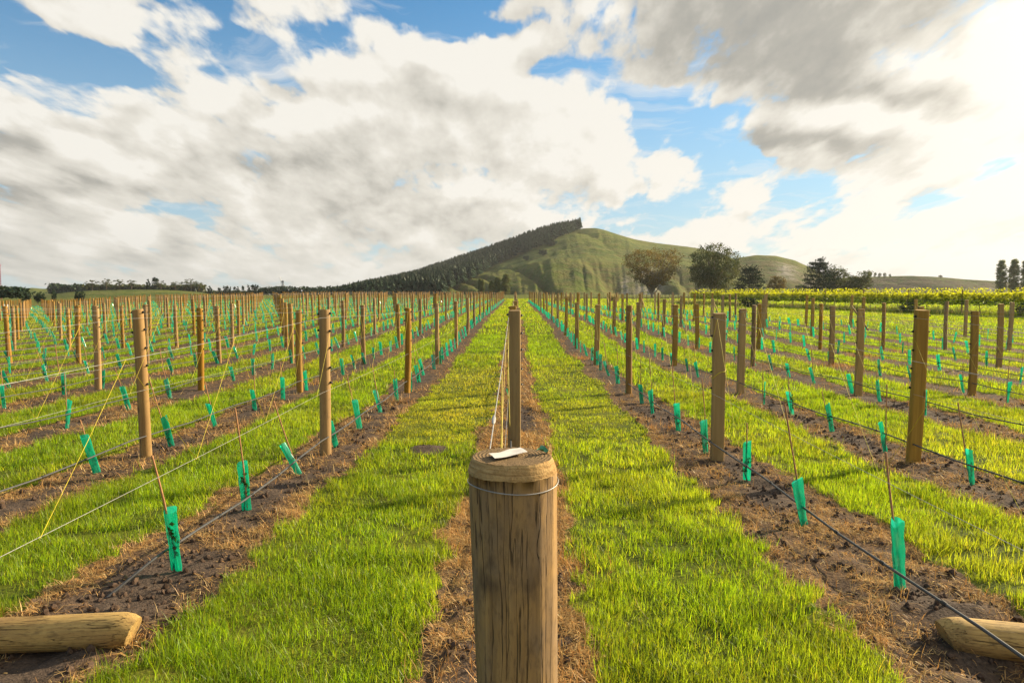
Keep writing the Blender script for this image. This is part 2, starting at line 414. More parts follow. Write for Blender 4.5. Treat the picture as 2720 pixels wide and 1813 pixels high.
# ------------------------------------------------------------------ world: Nishita sky under layered cloud
def make_world():
    w = bpy.data.worlds.new("World"); S.world = w; w.use_nodes = True
    t = w.node_tree; t.nodes.clear(); N = NT(t)
    sky = N.n('ShaderNodeTexSky', sky_type='NISHITA', sun_disc=False, sun_elevation=SUN_EL, sun_rotation=SUN_AZ)
    sky.air_density = 1.0; sky.dust_density = .4; sky.ozone_density = 2.5
    d = N.n('ShaderNodeTexCoord').outputs['Generated']
    # coverage and painted light and shade of cloud over the part of the sky the rows point at: u = across, v = up
    cov = ["2599777885327899999999999", "1399888 48413889999999999".replace(' ', '7'), "2225883756999879999999999", "6643767688999449999999999",
           "8768898768999951699999999", "9888999999999994178999999", "9998999999979995259999989", "9999999999979999751899989",
           "9979999899999789643587899", "8873789889998854566788899", "7788978888878888888888888", "8898888888888888888888888", "8888888888888888888888888"]
    shd = ["7788778876666796544445569", "7788888887667766434445579", "7777787878889665434445699", "7777777788699765444458999",
           "7777796577668999875444599", "9766886988777897786899 99".replace(' ', '9'), "3498767767777987789334799".replace('9334799', '3357999'), "7789854567788888998867999",
           "5557777765689878999999999", "7777877665557899999999999", "6688468867867778888899999", "5575576676676888888889999", "6666666666667777888888999"]
    dy = [0, 55, 110, 165, 220, 275, 330, 385, 440, 495, 550, 605, 665]
    for r in range(13): assert len(cov[r]) == 25 and len(shd[r]) == 25, (r, len(cov[r]), len(shd[r]))
    vs = [math.tan(math.atan((906.5-p*1.1565)/1813)-PITCH) for p in dy]
    def field(dirsock):
        sx = N.n('ShaderNodeSeparateXYZ'); N.set(sx.inputs[0], dirsock)
        yy = N.math('MAXIMUM', sx.outputs[1], .12)
        u = N.math('DIVIDE', sx.outputs[0], yy); v = N.math('DIVIDE', sx.outputs[2], yy)
        U = N.mapr(u, -.755, .745)
        prev = None
        for r in range(12, -1, -1):      # from the horizon up
            c = N.ramp(U, [(i/24, (int(cov[r][i])/8.7, int(shd[r][i])/9, 0)) for i in range(25)], 'EASE')
            prev = c if prev is None else N.mixc(N.mapr(v, vs[r+1], vs[r], smooth=True), prev, c)
        return prev
    def lift(dirsock):                   # features shrink towards the horizon, as on a flat cloud base
        sx = N.n('ShaderNodeSeparateXYZ'); N.set(sx.inputs[0], dirsock)
        z = N.math('MAXIMUM', sx.outputs[2], 0)
        k = N.math('DIVIDE', 1, N.math('ADD', z, .30))
        cx = N.n('ShaderNodeCombineXYZ')
        N.set(cx.inputs[0], N.math('MULTIPLY', sx.outputs[0], k)); N.set(cx.inputs[1], N.math('MULTIPLY', sx.outputs[1], .4))
        N.set(cx.inputs[2], N.math('MULTIPLY', N.math('MULTIPLY', z, k), 2.1))
        return cx.outputs[0]
    q = lift(d)
    def centred(sock): return N.vmath('SUBTRACT', sock, (.5, .5, .5))
    w1 = N.scale(centred(N.noise(q, 3.2, 2, .5).outputs[1]), (.13, 0, .08))
    w2 = N.scale(centred(N.noise(q, 10, 4, .55).outputs[1]), (.055, 0, .045))
    def puffs(vec):
        a = N.math('SUBTRACT', N.noise(vec, 4.8, 10, .585).outputs[0], .5)
        r = N.math('SUBTRACT', .17, N.math('ABSOLUTE', N.math('SUBTRACT', N.noise(vec, 10, 4, .5).outputs[0], .5)))   # creases between billows
        return N.math('ADD', a, N.math('MULTIPLY', N.math('SUBTRACT', .10, r), .55))
    def density(off):
        qq = q if off is None else lift(N.vmath('ADD', d, off))
        dd = N.vmath('ADD', d, N.vmath('ADD', w1, w2))
        if off is not None: dd = N.vmath('ADD', dd, off)
        fs = N.n('ShaderNodeSeparateColor'); N.set(fs.inputs[0], field(dd))
        n = puffs(qq)
        return n, fs, N.math('ADD', N.math('ADD', fs.outputs[0], .0), N.math('MULTIPLY', n, 2.15))
    n, f, dens = density(None)
    n2, f2, dens2 = density((.015, -.004, .026))
    alpha = N.mapr(dens, .53, .80, smooth=True)
    lit = N.math('SUBTRACT', dens, dens2)      # billows are bright on the side of the sun, grey below
    edge = N.mapr(dens, .6, 1.3, .10, -.06)
    s = N.math('ADD', N.math('MULTIPLY', N.math('SUBTRACT', f.outputs[1], .74), 1.3), .76)
    fine = lambda o: N.noise(d if o is None else N.vmath('ADD', d, o), 13, 7, .6).outputs[0]
    lit2 = N.math('SUBTRACT', fine(None), fine((.010, -.002, .014)))
    s = N.math('ADD', s, N.math('ADD', N.math('ADD', N.math('MULTIPLY', lit, .62), N.math('MULTIPLY', lit2, .45)), edge))
    K = 4.3                                    # cloud radiance, before the background strength of 0.1
    cl = N.ramp(s, [(.10, (.37*K, .37*K, .345*K)), (.38, (.49*K, .475*K, .425*K)), (.62, (.72*K, .69*K, .615*K)), (.85, (.88*K, .84*K, .755*K)), (1.0, (1.0*K, .965*K, .885*K))])
    g = N.math('MAXIMUM', N.vmath('DOT_PRODUCT', d, tuple(SUN_DIR)), 0)
    glow = N.math('POWER', g, 22)              # bright cloud round the hidden sun
    sepd = N.n('ShaderNodeSeparateXYZ'); N.set(sepd.inputs[0], d)
    hz = N.mapr(sepd.outputs[2], .04, .42, 1, 0, smooth=True)
    blue = N.mixc(1, sky.outputs[0], (.33, .64, .74, 1), 'MULTIPLY')
    blue = N.mixc(N.math('MULTIPLY', hz, .72), blue, (.52*K, .66*K, .76*K, 1))
    # thin high streaks across the clear gaps
    ci = N.noise(N.vmath('ADD', N.scale(q, (2.2, 1, 13)), N.scale(centred(N.noise(q, 4, 3).outputs[1]), (.8, 0, 2.2))), 1.6, 6, .58).outputs[0]
    blue = N.mixc(N.mapr(ci, .50, .72, 0, .75), blue, (.92*K, .92*K, .90*K, 1))
    c = N.mixc(alpha, blue, cl)
    low = N.mapr(sepd.outputs[2], .0, .13, .45, 0, smooth=True)
    c = N.mixc(low, c, (.70*K, .70*K, .665*K, 1))
    gc = N.mixc(1, (1.7*K, 1.5*K, 1.15*K, 1), glow, 'MULTIPLY')
    c = N.mixc(1, c, gc, 'ADD')
    bg = N.n('ShaderNodeBackground'); N.set(bg.inputs[0], c); bg.inputs[1].default_value = .1
    o = N.n('ShaderNodeOutputWorld'); t.links.new(bg.outputs[0], o.inputs[0])
    w.cycles.sampling_method = 'MANUAL'; w.cycles.sample_map_resolution = 512
make_world()
# ==== SECTION2
def in_view(x, y, margin=60, h=0):
    if y < 1.2: return False
    px = 1369+1813*x/y
    return -margin < px < 2720+margin

# ------------------------------------------------------------------ ground sheet
def axis_growth(start, stop, step0, grow, cap):
    out = [start]; st = step0
    while out[-1] < stop:
        out.append(out[-1]+st); st = min(st*grow, cap)
    return out
def make_ground():
    xs = list(np.arange(-7.5, 7.5, .055))
    right = axis_growth(7.5, 34, .1, 1.02, .2); right += axis_growth(right[-1]+.3, 150, .3, 1.02, 4); right += axis_growth(right[-1]+6, 2000, 8, 1.25, 300)
    left = axis_growth(7.5, 125, .1, 1.02, .27); left += axis_growth(left[-1]+.5, 160, .6, 1.1, 5); left += axis_growth(left[-1]+6, 2000, 8, 1.25, 300)
    xs = sorted([-a for a in left])+xs+right
    ys = [-30, -15, -8, -4, -2, -1, -.3, .2]+list(np.arange(.6, 9.5, .055))
    ys += axis_growth(9.6, 30, .07, 1.03, .25); ys += axis_growth(ys[-1]+.3, 160, .35, 1.03, 3); ys += axis_growth(ys[-1]+4, 1700, 6, 1.12, 200)
    X, Y = np.meshgrid(np.array(xs), np.array(ys))
    Z = ground_z(X, Y)
    s, st = soil_masks(X, Y)
    nx, ny = len(xs), len(ys)
    idx = np.arange(nx*ny).reshape(ny, nx)
    F = np.stack([idx[:-1, :-1], idx[:-1, 1:], idx[1:, 1:], idx[1:, :-1]], -1).reshape(-1, 4)
    g = Geo(); T = np.stack([s, st, np.zeros_like(s)], -1).reshape(-1, 3)
    g.add(np.stack([X, Y, Z], -1).reshape(-1, 3), F, T)
    o = g.build('ground', MAT['ground'], smooth=True, tint=True)
    tag(o, kind='structure')
make_ground()

def make_track():
    n = 60; ys = np.linspace(14, 190, n)
    cx = 23.2 + .5*np.sin(ys*.05) + np.maximum(0, ys-95)*.05
    g = Geo(); W = 3
    for side in (-.78, .78):
        V = []
        for j in range(W):
            x = cx+side+(j-1)*.24+.14*(vnoise(ys*.7, ys*0+j+side, 77)-.5)
            V.append(np.stack([x, ys, ground_z(x, ys)+.014], -1))
        V = np.stack(V, 1); idx = np.arange(n*W).reshape(n, W)
        F = np.stack([idx[:-1, :-1], idx[:-1, 1:], idx[1:, 1:], idx[1:, :-1]], -1).reshape(-1, 4)
        g.add(V.reshape(-1, 3), F)
    tag(g.build('track', MAT['track'], smooth=True), kind='structure')
make_track()

# ------------------------------------------------------------------ blades: grass, straw, rough grass
def blades(g, x, y, z, h, w, lean, az, tint, bend=.5, seg=2):
    """Tapered bent blades; all arguments are arrays of one length."""
    n = len(x)
    fx, fy = np.cos(az), np.sin(az)             # lean direction
    face = az+PI/2+RNG.uniform(-.9, .9, n)      # blade width direction
    wx, wy = np.cos(face), np.sin(face)
    lv = []
    for i in range(seg+1):
        t = i/seg
        r = h*t*np.sin(lean*(1-.35*bend)+lean*bend*t)
        zz = h*t*np.cos(lean*(1-.35*bend)+lean*bend*t)
        ww = w*.5*(1-t**1.6)
        cx, cy, cz = x+fx*r, y+fy*r, z+zz
        if i < seg:
            lv.append(np.stack([cx-wx*ww, cy-wy*ww, cz], -1)); lv.append(np.stack([cx+wx*ww, cy+wy*ww, cz], -1))
        else: lv.append(np.stack([cx, cy, cz], -1))
    k = len(lv); V = np.stack(lv, 1).reshape(-1, 3)
    b = np.arange(n)*k
    T = np.repeat(tint, k, 0)
    if seg > 1:
        q = np.concatenate([np.stack([b+2*i, b+2*i+1, b+2*i+3, b+2*i+2], -1) for i in range(seg-1)])
        g.add(V, q, T)
        tri = np.stack([b+2*(seg-1), b+2*seg-1, b+2*seg], -1)-0
        g.f.append(tri+g.n-len(V)); g.fm.append(np.zeros(n, int))
    else:
        g.add(V, np.stack([b, b+1, b+2], -1), T)

def scatter(y0, y1, dens, margin=1.2):
    """Random points over the part of the field the rows look along, between two distances."""
    half = lambda y: .80*y+margin
    A = (half(y0)+half(y1))*(y1-y0)
    n = int(A*dens)
    t = RNG.random(n)
    a0, a1 = half(y0), half(y1)
    y = y0+(y1-y0)*((-a0+np.sqrt(a0*a0+t*(a1*a1-a0*a0)))/(a1-a0))
    x = RNG.uniform(-1, 1, n)*half(y)
    return x, y

def grass_tint(x, y, n):
    v = RNG.uniform(.38, 1.5, n)
    patch = fbm(x*.9, y*.45, 51, 3)
    yel = np.clip(.25+1.6*(patch-.45), 0, 1)*.5 + RNG.random(n)**6*.9
    # the paler mown stretch beside the middle row, and drill lines beyond the hollow
    mown = sstep(8.3, 9.2, y)*sstep(20.5, 17, y)*sstep(2.2, 1.9, np.abs(x))
    yel = yel+mown*np.where(x < 0, .42, .12)*(.5+fbm(x*2, y, 55, 2))
    lush = sstep(21, 24, y)*sstep(40, 28, y)
    yel = yel*(1-.5*lush)
    yel = np.clip(yel, 0, 1.2)
    v = v*(.62+.76*fbm(x*1.9+5, y*1.5, 57, 3))  # patchy tone; its darker patches also paint shadow across the strips
    r = v*(.80+.62*yel); gg = v*(1.0+.02*yel); b = v*(.9+2.4*yel)
    return np.stack([r, gg, b], -1), mown
def make_grass():
    g = Geo()
    for (y0, y1, dens, hh, ww, seg) in ((1.6, 4.2, 12000, .074, .0038, 3), (4.2, 7, 7500, .076, .0045, 3), (7, 14, 3400, .086, .0066, 2), (14, 32, 900, .10, .012, 2),
                                        (32, 75, 150, .12, .03, 2), (75, 150, 14, .2, .11, 1)):
        x, y = scatter(y0, y1, dens)
        s, st = soil_masks(x, y)
        clump = fbm(x*5, y*5, 61, 2)
        keep = (s < RNG.uniform(.12, .62, len(x))) & (clump+RNG.uniform(-.24, .24, len(x)) > .40)
        keep &= ~(np.abs(np.abs(x-23.2-.5*np.sin(y*.05)-np.maximum(0, y-95)*.05)-.78) < .3)
        drill = np.where((x > .3) & (x < 2.2) & (y > 21), np.sin(x*PI*2/.27), 0)
        keep &= (drill > RNG.uniform(-1.9, -.2, len(x)))
        x, y, s = x[keep], y[keep], s[keep]; n = len(x)
        edge = sstep(.0, .35, s)
        tint, mown = grass_tint(x, y, n)
        h = hh*RNG.uniform(.45, 1.35, n)*(1-.45*mown)*(.45+1.1*fbm(x*2.6, y*2.2, 63, 3))*(1+.25*edge)
        w = ww*RNG.uniform(.7, 1.3, n)
        blades(g, x, y, ground_z(x, y)-.008, h, w, np.abs(RNG.normal(.35, .28, n)), RNG.uniform(0, 2*PI, n), tint, .8, seg)
    tag(g.build('grass', MAT['blade'], tint=True), 'bright green mown grass growing in strips between the vineyard rows', 'grass', kind='stuff')
make_grass()

def make_straw():
    g = Geo()
    for (y0, y1, dens, hh, ww, seg) in ((1.6, 6.5, 13000, .075, .0036, 2), (6.5, 13, 4600, .09, .0060, 2), (13, 30, 560, .13, .013, 1), (30, 70, 40, .16, .035, 1)):
        x, y = scatter(y0, y1, dens)
        s, st = soil_masks(x, y)
        pt = fbm(x*6, y*6, 71, 3)
        keep = (st*np.where(np.abs(x) < .65, 2.1, 1.0)*(.12+2.2*np.clip(pt-.40, 0, 1)) > RNG.random(len(x))) & (s > RNG.uniform(.1, .6, len(x)))
        x, y = x[keep], y[keep]; n = len(x)
        v = RNG.uniform(.35, 1.35, n); red = RNG.random(n)
        tint = np.stack([v, v*(.82+.34*red), v*(.7+.6*red)], -1)
        lie_flat = RNG.random(n) < .62
        lean = np.where(lie_flat, RNG.uniform(1.25, 1.5, n), np.abs(RNG.normal(.7, .3, n)))
        z = ground_z(x, y)+np.where(lie_flat, RNG.uniform(.002, .022, n), -.005)
        blades(g, x, y, z, hh*RNG.uniform(.4, 1.5, n), ww*RNG.uniform(.7, 1.4, n), lean, RNG.uniform(0, 2*PI, n), tint, .5, seg)
    # standing dead weed tufts in the rows
    for (cx, cy, nn, r) in ((-.05, 3.0, 240, .35), (.3, 4.4, 200, .3), (.25, 6.2, 220, .3), (2.35, 9.9, 150, .2), (2.1, 21.5, 220, .35), (-2.2, 12.6, 150, .25), (-4.4, 15.5, 160, .3),
                            (9.2, 19.2, 320, .55), (6.85, 25.5, 240, .5), (11.5, 22.5, 260, .55), (4.6, 31, 200, .5), (-6.6, 12.0, 150, .3), (-8.8, 17.4, 160, .4), (4.5, 15.2, 140, .3), (13.7, 24, 240, .6)):
        x = RNG.normal(cx, r*.6, nn); y = RNG.normal(cy, r*.7, nn); n = nn
        sc = 1+cy/14
        v = RNG.uniform(.6, 1.2, n)
        tint = np.stack([v, v*.82, v*.65], -1)
        blades(g, x, y, ground_z(x, y), RNG.uniform(.06, .2, n)*(.7+.12*sc), .0032*sc*RNG.uniform(.7, 1.3, n), np.abs(RNG.normal(.55, .35, n)), RNG.uniform(0, 2*PI, n), tint, .7, 2)
    tag(g.build('dead_straw', MAT['straw'], tint=True), 'dry golden straw of sprayed grass lying along the vine rows', 'straw', kind='stuff')
make_straw()

def make_clods():
    import bmesh
    bm = bmesh.new(); bmesh.ops.create_icosphere(bm, subdivisions=1, radius=1)
    V0 = np.array([v.co[:] for v in bm.verts]); F0 = np.array([[v.index for v in f.verts] for f in bm.faces]); bm.free()
    g = Geo()
    for (y0, y1, dens, smin, smax) in ((1.8, 6, 520, .004, .028), (6, 13, 130, .01, .035)):
        x, y = scatter(y0, y1, dens)
        s, st = soil_masks(x, y)
        keep = (s > .6) & (st < RNG.uniform(.2, 1.0, len(x))) & (fbm(x*3, y*3, 81, 3) > .44)
        x, y = x[keep], y[keep]; n = len(x)
        r = smin+(smax-smin)*RNG.random(n)**4
        P = V0[None]*(1+RNG.uniform(-.32, .32, (n, len(V0), 1)))*r[:, None, None]*RNG.uniform(.6, 1.2, (n, 1, 3))
        P += np.stack([x, y, ground_z(x, y)+r*.25], -1)[:, None]
        F = (F0[None]+(np.arange(n)*len(V0))[:, None, None]).reshape(-1, 3)
        g.add(P.reshape(-1, 3), F)
    tag(g.build('soil_clods', MAT['soil_clod'], smooth=False), 'loose dark crumbs of earth on the bare vine rows', 'soil', kind='stuff')
make_clods()

# ------------------------------------------------------------------ posts
def post_mesh(name, seed, mat, half=False, r=.066, sides=16, low=False):
    rg = np.random.default_rng(seed)
    zs = [-.3, .4, 1.1, POST_H] if low else [-.3, 0, .25, .5, .75, 1.0, 1.25, 1.5, POST_H-.014, POST_H]
    an = np.linspace(0, 2*PI, sides, endpoint=False)
    prof = 1+.035*np.cos(2*an+rg.uniform(0, 6))+.02*np.cos(3*an+rg.uniform(0, 6))
    rings = []
    bx, by = rg.uniform(-.012, .012, 2)
    for z in zs:
        t = z/POST_H
        rr = r*prof*(1+.06*(.5-t))*(1+.012*rg.uniform(-1, 1, sides))
        if z == POST_H and not low: rr = rr*.93
        X, Y = rr*np.cos(an), rr*np.sin(an)
        if half: Y = np.maximum(Y, -.42*r)
        rings.append(np.stack([X+bx*math.sin(PI*t), Y+by*math.sin(PI*t), np.full(sides, z)+(.006*np.cos(an+seed) if z == POST_H else 0)], -1))
    n = len(zs); V = np.stack(rings).reshape(-1, 3); idx = np.arange(n*sides).reshape(n, sides)
    q = np.stack([idx[:-1], np.roll(idx, -1, 1)[:-1], np.roll(idx, -1, 1)[1:], idx[1:]], -1).reshape(-1, 4)
    g = Geo(); g.add(V, q)
    top = np.vstack([rings[-1], rings[-1].mean(0)])
    g.add(top, [[i, (i+1) % sides, sides] for i in range(sides)])
    me = g.build(name, mat, mesh_only=True, smooth=False)
    if not low:
        sm = np.ones(len(me.polygons), bool); sm[len(q):] = False
        me.polygons.foreach_set('use_smooth', sm)
    return me
ROUND = [post_mesh('trellis_post', i, MAT['post']) for i in range(4)]
HALF = [post_mesh('trellis_post', 10+i, MAT['post_grey'], True, .074) for i in range(3)]
def clip_mesh():
    g = Geo()
    g.tube([(-.016, 0, 0), (-.006, 0, .004), (.008, 0, .004), (.016, 0, -.002)], [.011, .015, .013, .006], 7)
    g.tube([(.012, -.02, 0), (.02, 0, .003), (.012, .02, 0)], .005, 5)
    return g.build('wire_clip', MAT['clip'], mesh_only=True)
CLIP = clip_mesh()
CLIP_Z = (1.665, 1.47, 1.27, 1.05, .85)

def side_words(k):
    if k == 0: return "along the middle row behind the thick front post"
    return f"along {ordinal(abs(k))} row {'left' if k < 0 else 'right'} of thick front post"

POSTS = []
def collect_posts():
    for k in range(-58, 10):
        y = row_start(k); end = row_end(k); i = 0
        while y <= end+.1:
            jx, jy = random.uniform(-.03, .03), random.uniform(-.1, .1)
            x = row_x(k)+jx
            if in_view(x, y+jy, 12): POSTS.append([k, i, x, y+jy])
            y += 6.0; i += 1
    POSTS.sort(key=lambda p: p[3])
collect_posts()
def make_posts():
    count = {}; far = Geo()
    for n, (k, i, x, y) in enumerate(POSTS):
        z = gz(x, y) if y < 40 else float(ground_z(np.array([x]), np.array([y]))[0])
        hs = random.uniform(.965, 1.035)
        if n < 300:
            count[k] = count.get(k, 0)+1
            half = k > 0 and random.random() < .75 or k == 0
            me = random.choice(HALF if half else ROUND)
            o = link(bpy.data.objects.new('trellis_post', me))
            o.location = (x, y, z); o.scale = (1, 1, hs)
            o.rotation_euler = (random.gauss(0, .011), random.gauss(0, .013), random.gauss(0, .12) if half else random.uniform(0, 6.28))
            look = "half-round timber post" if half else "round timber post"
            tag(o, f"{look} {ordinal(count[k])} {side_words(k)}", 'post', 'wooden posts of the young vine rows')
            if k == 1 and count[k] == 1:          # a turn of yellow twine round the nearest post of this row
                g = Geo(); an = np.linspace(0, 2*PI, 25); g.tube(np.stack([.081*np.cos(an), .081*np.sin(an), 1.02+.05*np.cos(an)+.012*np.sin(3*an)], -1), .0035, 5, caps=False)
                g.build('twine_tie', MAT['string'], o, smooth=True)
            if y < 27:
                sgn = 1 if k < 0 else -1
                for m, cz in enumerate(CLIP_Z):
                    for sg in ((sgn, -sgn) if m < 2 or k == 0 else (sgn,)):
                        c = link(bpy.data.objects.new('wire_clip', CLIP), o)
                        # the clip sits on the row side of the post whatever way the post is turned
                        c.matrix_parent_inverse = Matrix.Identity(4)
                        a = -o.rotation_euler.z
                        rr = .068 if not half else .074
                        v = Matrix.Rotation(a, 3, 'Z') @ Vector((sg*rr, random.uniform(-.012, .012), 0))
                        c.location = (v.x, v.y, (cz+random.uniform(-.02, .02)))
                        c.rotation_euler = (0, 0, a+(0 if sg > 0 else PI))
        else:
            me = None
            an = np.linspace(0, 2*PI, 6, endpoint=False)
            r = .055*random.uniform(.9, 1.15); h = POST_H*hs
            lx, ly = random.gauss(0, .012), random.gauss(0, .012)
            b = np.stack([x+r*np.cos(an), y+r*np.sin(an), np.full(6, z-.1)], -1)
            t = b+np.array([lx*h, ly*h, h+.1])
            v = random.uniform(.8, 1.15)
            far.add(np.vstack([b, t]), [[j, (j+1) % 6, 6+(j+1) % 6, 6+j] for j in range(6)])
            far.add(t, [[0, j, j+1] for j in range(1, 5)])
    if far.n: tag(far.build('trellis_posts', MAT['post']), 'distant wooden posts filling the far end of the young vineyard', 'posts', kind='stuff')
make_posts()

# ------------------------------------------------------------------ young vines: sleeve, stake, vine
def sleeve_mesh(seed, low=False):
    rg = np.random.default_rng(seed)
    H = rg.uniform(.35, .43); W = rg.uniform(.037, .047); D = rg.uniform(.006, .013)
    nz, ns = (3, 6) if low else (12, 18)
    an = np.linspace(0, 2*PI, ns, endpoint=False)
    lx, ly = rg.normal(0, .06), rg.normal(0, .04)
    tw = rg.normal(0, .35)
    pinch = rg.uniform(.75, 1.05)
    V = []
    for j in range(nz):
        t = j/(nz-1)
        a = tw*t
        d = D*(1+.9*t*rg.uniform(.6, 1.3)) if not low else D*1.4
        X = W*np.sign(np.cos(an))*np.abs(np.cos(an))**.55*(pinch+(1-pinch)*t)
        Y = d*np.sin(an)
        if not low:
            X = X*(1+.10*(vnoise(an*3, an*0+t*7, seed)-.5)); Y = Y+.016*(vnoise(an*2.2+seed, an*0+t*9, seed+3)-.5)
        z = H*t+(.018*np.cos(an+seed) if j == nz-1 else 0)
        V.append(np.stack([X*np.cos(a)-Y*np.sin(a)+lx*H*t, X*np.sin(a)+Y*np.cos(a)+ly*H*t, np.broadcast_to(z, an.shape)+.005], -1))
    V = np.stack(V).reshape(-1, 3); idx = np.arange(nz*ns).reshape(nz, ns)
    q = np.stack([idx[:-1], np.roll(idx, -1, 1)[:-1], np.roll(idx, -1, 1)[1:], idx[1:]], -1).reshape(-1, 4)
    g = Geo(); g.add(V, q)
    return g.build('sleeve', MAT['sleeve'], mesh_only=True, smooth=True), (lx, ly, H)
SLEEVES = [sleeve_mesh(i) for i in range(8)]
SLEEVES_LOW = [sleeve_mesh(40+i, True) for i in range(5)]
def stake_mesh(seed, H):
    rg = np.random.default_rng(seed); g = Geo()
    t = np.linspace(0, 1, 7)
    p = np.stack([.012*np.sin(t*3+seed)*t, .012*np.cos(t*2.3+seed)*t, -.08+(H+.08)*t], -1)
    g.tube(p, .0066+.0010*np.cos(t*20+seed), 6)
    return g.build('stake', MAT['cane'], mesh_only=True, smooth=True)
STAKES = [stake_mesh(i, h) for i, h in enumerate((.80, .92, .70, 1.02, .84, .60))]
def vine_mesh(seed):
    rg = np.random.default_rng(seed); g = Geo()
    t = np.linspace(0, 1, 8); H = rg.uniform(.2, .34)
    p = np.stack([.018*np.sin(t*6+seed), .008*np.cos(t*5+seed), H*t-.02], -1)
    g.tube(p, np.linspace(.006, .003, 8), 6, tint=(.5, .35, .3), mat=0)
    n = 34
    for _ in range(n):
        tt = rg.uniform(.35, 1); c = np.array([.018*math.sin(tt*6+seed), .008*math.cos(tt*5+seed), H*tt])+rg.normal(0, [.014, .006, .012], 3)
        s = rg.uniform(.018, .036); u = rg.normal(0, 1, 3); u /= np.linalg.norm(u); v = np.cross(u, rg.normal(0, 1, 3)); v /= np.linalg.norm(v)
        v[1] *= .3; u[1] *= .3
        g.add([c-u*s*.6, c-v*s*.5+u*s*.1, c+u*s*.8, c+v*s*.5+u*s*.1], [[0, 1, 2, 3]], np.tile([rg.uniform(.7, 1.4)]*3, (4, 1)), 1)
    return g.build('vine', [MAT['bark'], MAT['young_leaf']], mesh_only=True, tint=True)
VINES = [vine_mesh(i) for i in range(5)]
def make_guards():
    L = []
    for k in range(-58, 10):
        if k == 0: y = 8.62
        else: y = 4.27+.14*(abs(k)-1) if k < 0 else 4.07-.02*k
        end = row_end(k)-2
        while y < end:
            x = row_x(k)+random.gauss(0, .035)
            if in_view(x, y, 8): L.append((k, x, y+random.gauss(0, .07)))
            y += 1.42
    # a vine that died leaves a gap here and there
    L = [p for p in L if p[2] < 9 or random.random() > .05]
    L.sort(key=lambda p: p[2])
    count = {}; far = Geo()
    for n, (k, x, y) in enumerate(L):
        z = gz(x, y)
        lean = random.gauss(-.12, .09); lean2 = random.gauss(0, .06)
        if k < 0: lean -= .03
        if n < 300:
            count[k] = count.get(k, 0)+1
            near = y < 22
            me, (lx, ly, H) = random.choice(SLEEVES if near else SLEEVES_LOW)
            rot = (lean2, lean, random.gauss(.15, .45))
            lab = f"green vine sleeve {ordinal(count[k])} {side_words(k)}"
            if near:
                e = empty('vine_guard', (x, y, z), 0)
                so = link(bpy.data.objects.new('sleeve', me), e); so.rotation_euler = rot
                st = link(bpy.data.objects.new('stake', random.choice(STAKES)), e)
                st.location = (random.uniform(-.02, .02), random.uniform(.0, .012), 0)
                st.rotation_euler = (lean2+random.gauss(0, .02), lean+random.gauss(-.01, .035), rot[2])
                if random.random() < .85:
                    vi = link(bpy.data.objects.new('vine', random.choice(VINES)), e); vi.rotation_euler = rot
                tag(e, lab, 'vine guard', 'green sleeves round the young vines')
            else:
                so = link(bpy.data.objects.new('vine_guard', me)); so.location = (x, y, z); so.rotation_euler = rot
                so.scale = (1.1, 1.3, 1.05)
                tag(so, lab, 'vine guard', 'green sleeves round the young vines')
        else:
            w = .055*random.uniform(.8, 1.3); h = random.uniform(.33, .43); a = random.gauss(0, .5); dx = lean*h
            ca, sa = math.cos(a)*w, math.sin(a)*w
            da, db = -math.sin(a)*.02, math.cos(a)*.02
            b = np.array([[-ca, -sa, 0], [da, db, 0], [ca, sa, 0], [-da, -db, 0]])+[x, y, z]
            t = b+[dx, 0, h]
            far.add(np.vstack([b, t]), [[j, (j+1) % 4, 4+(j+1) % 4, 4+j] for j in range(4)])
    tag(far.build('vine_guards', MAT['sleeve']), 'distant green vine sleeves dotted along the far rows', 'vine guards', kind='stuff')
make_guards()

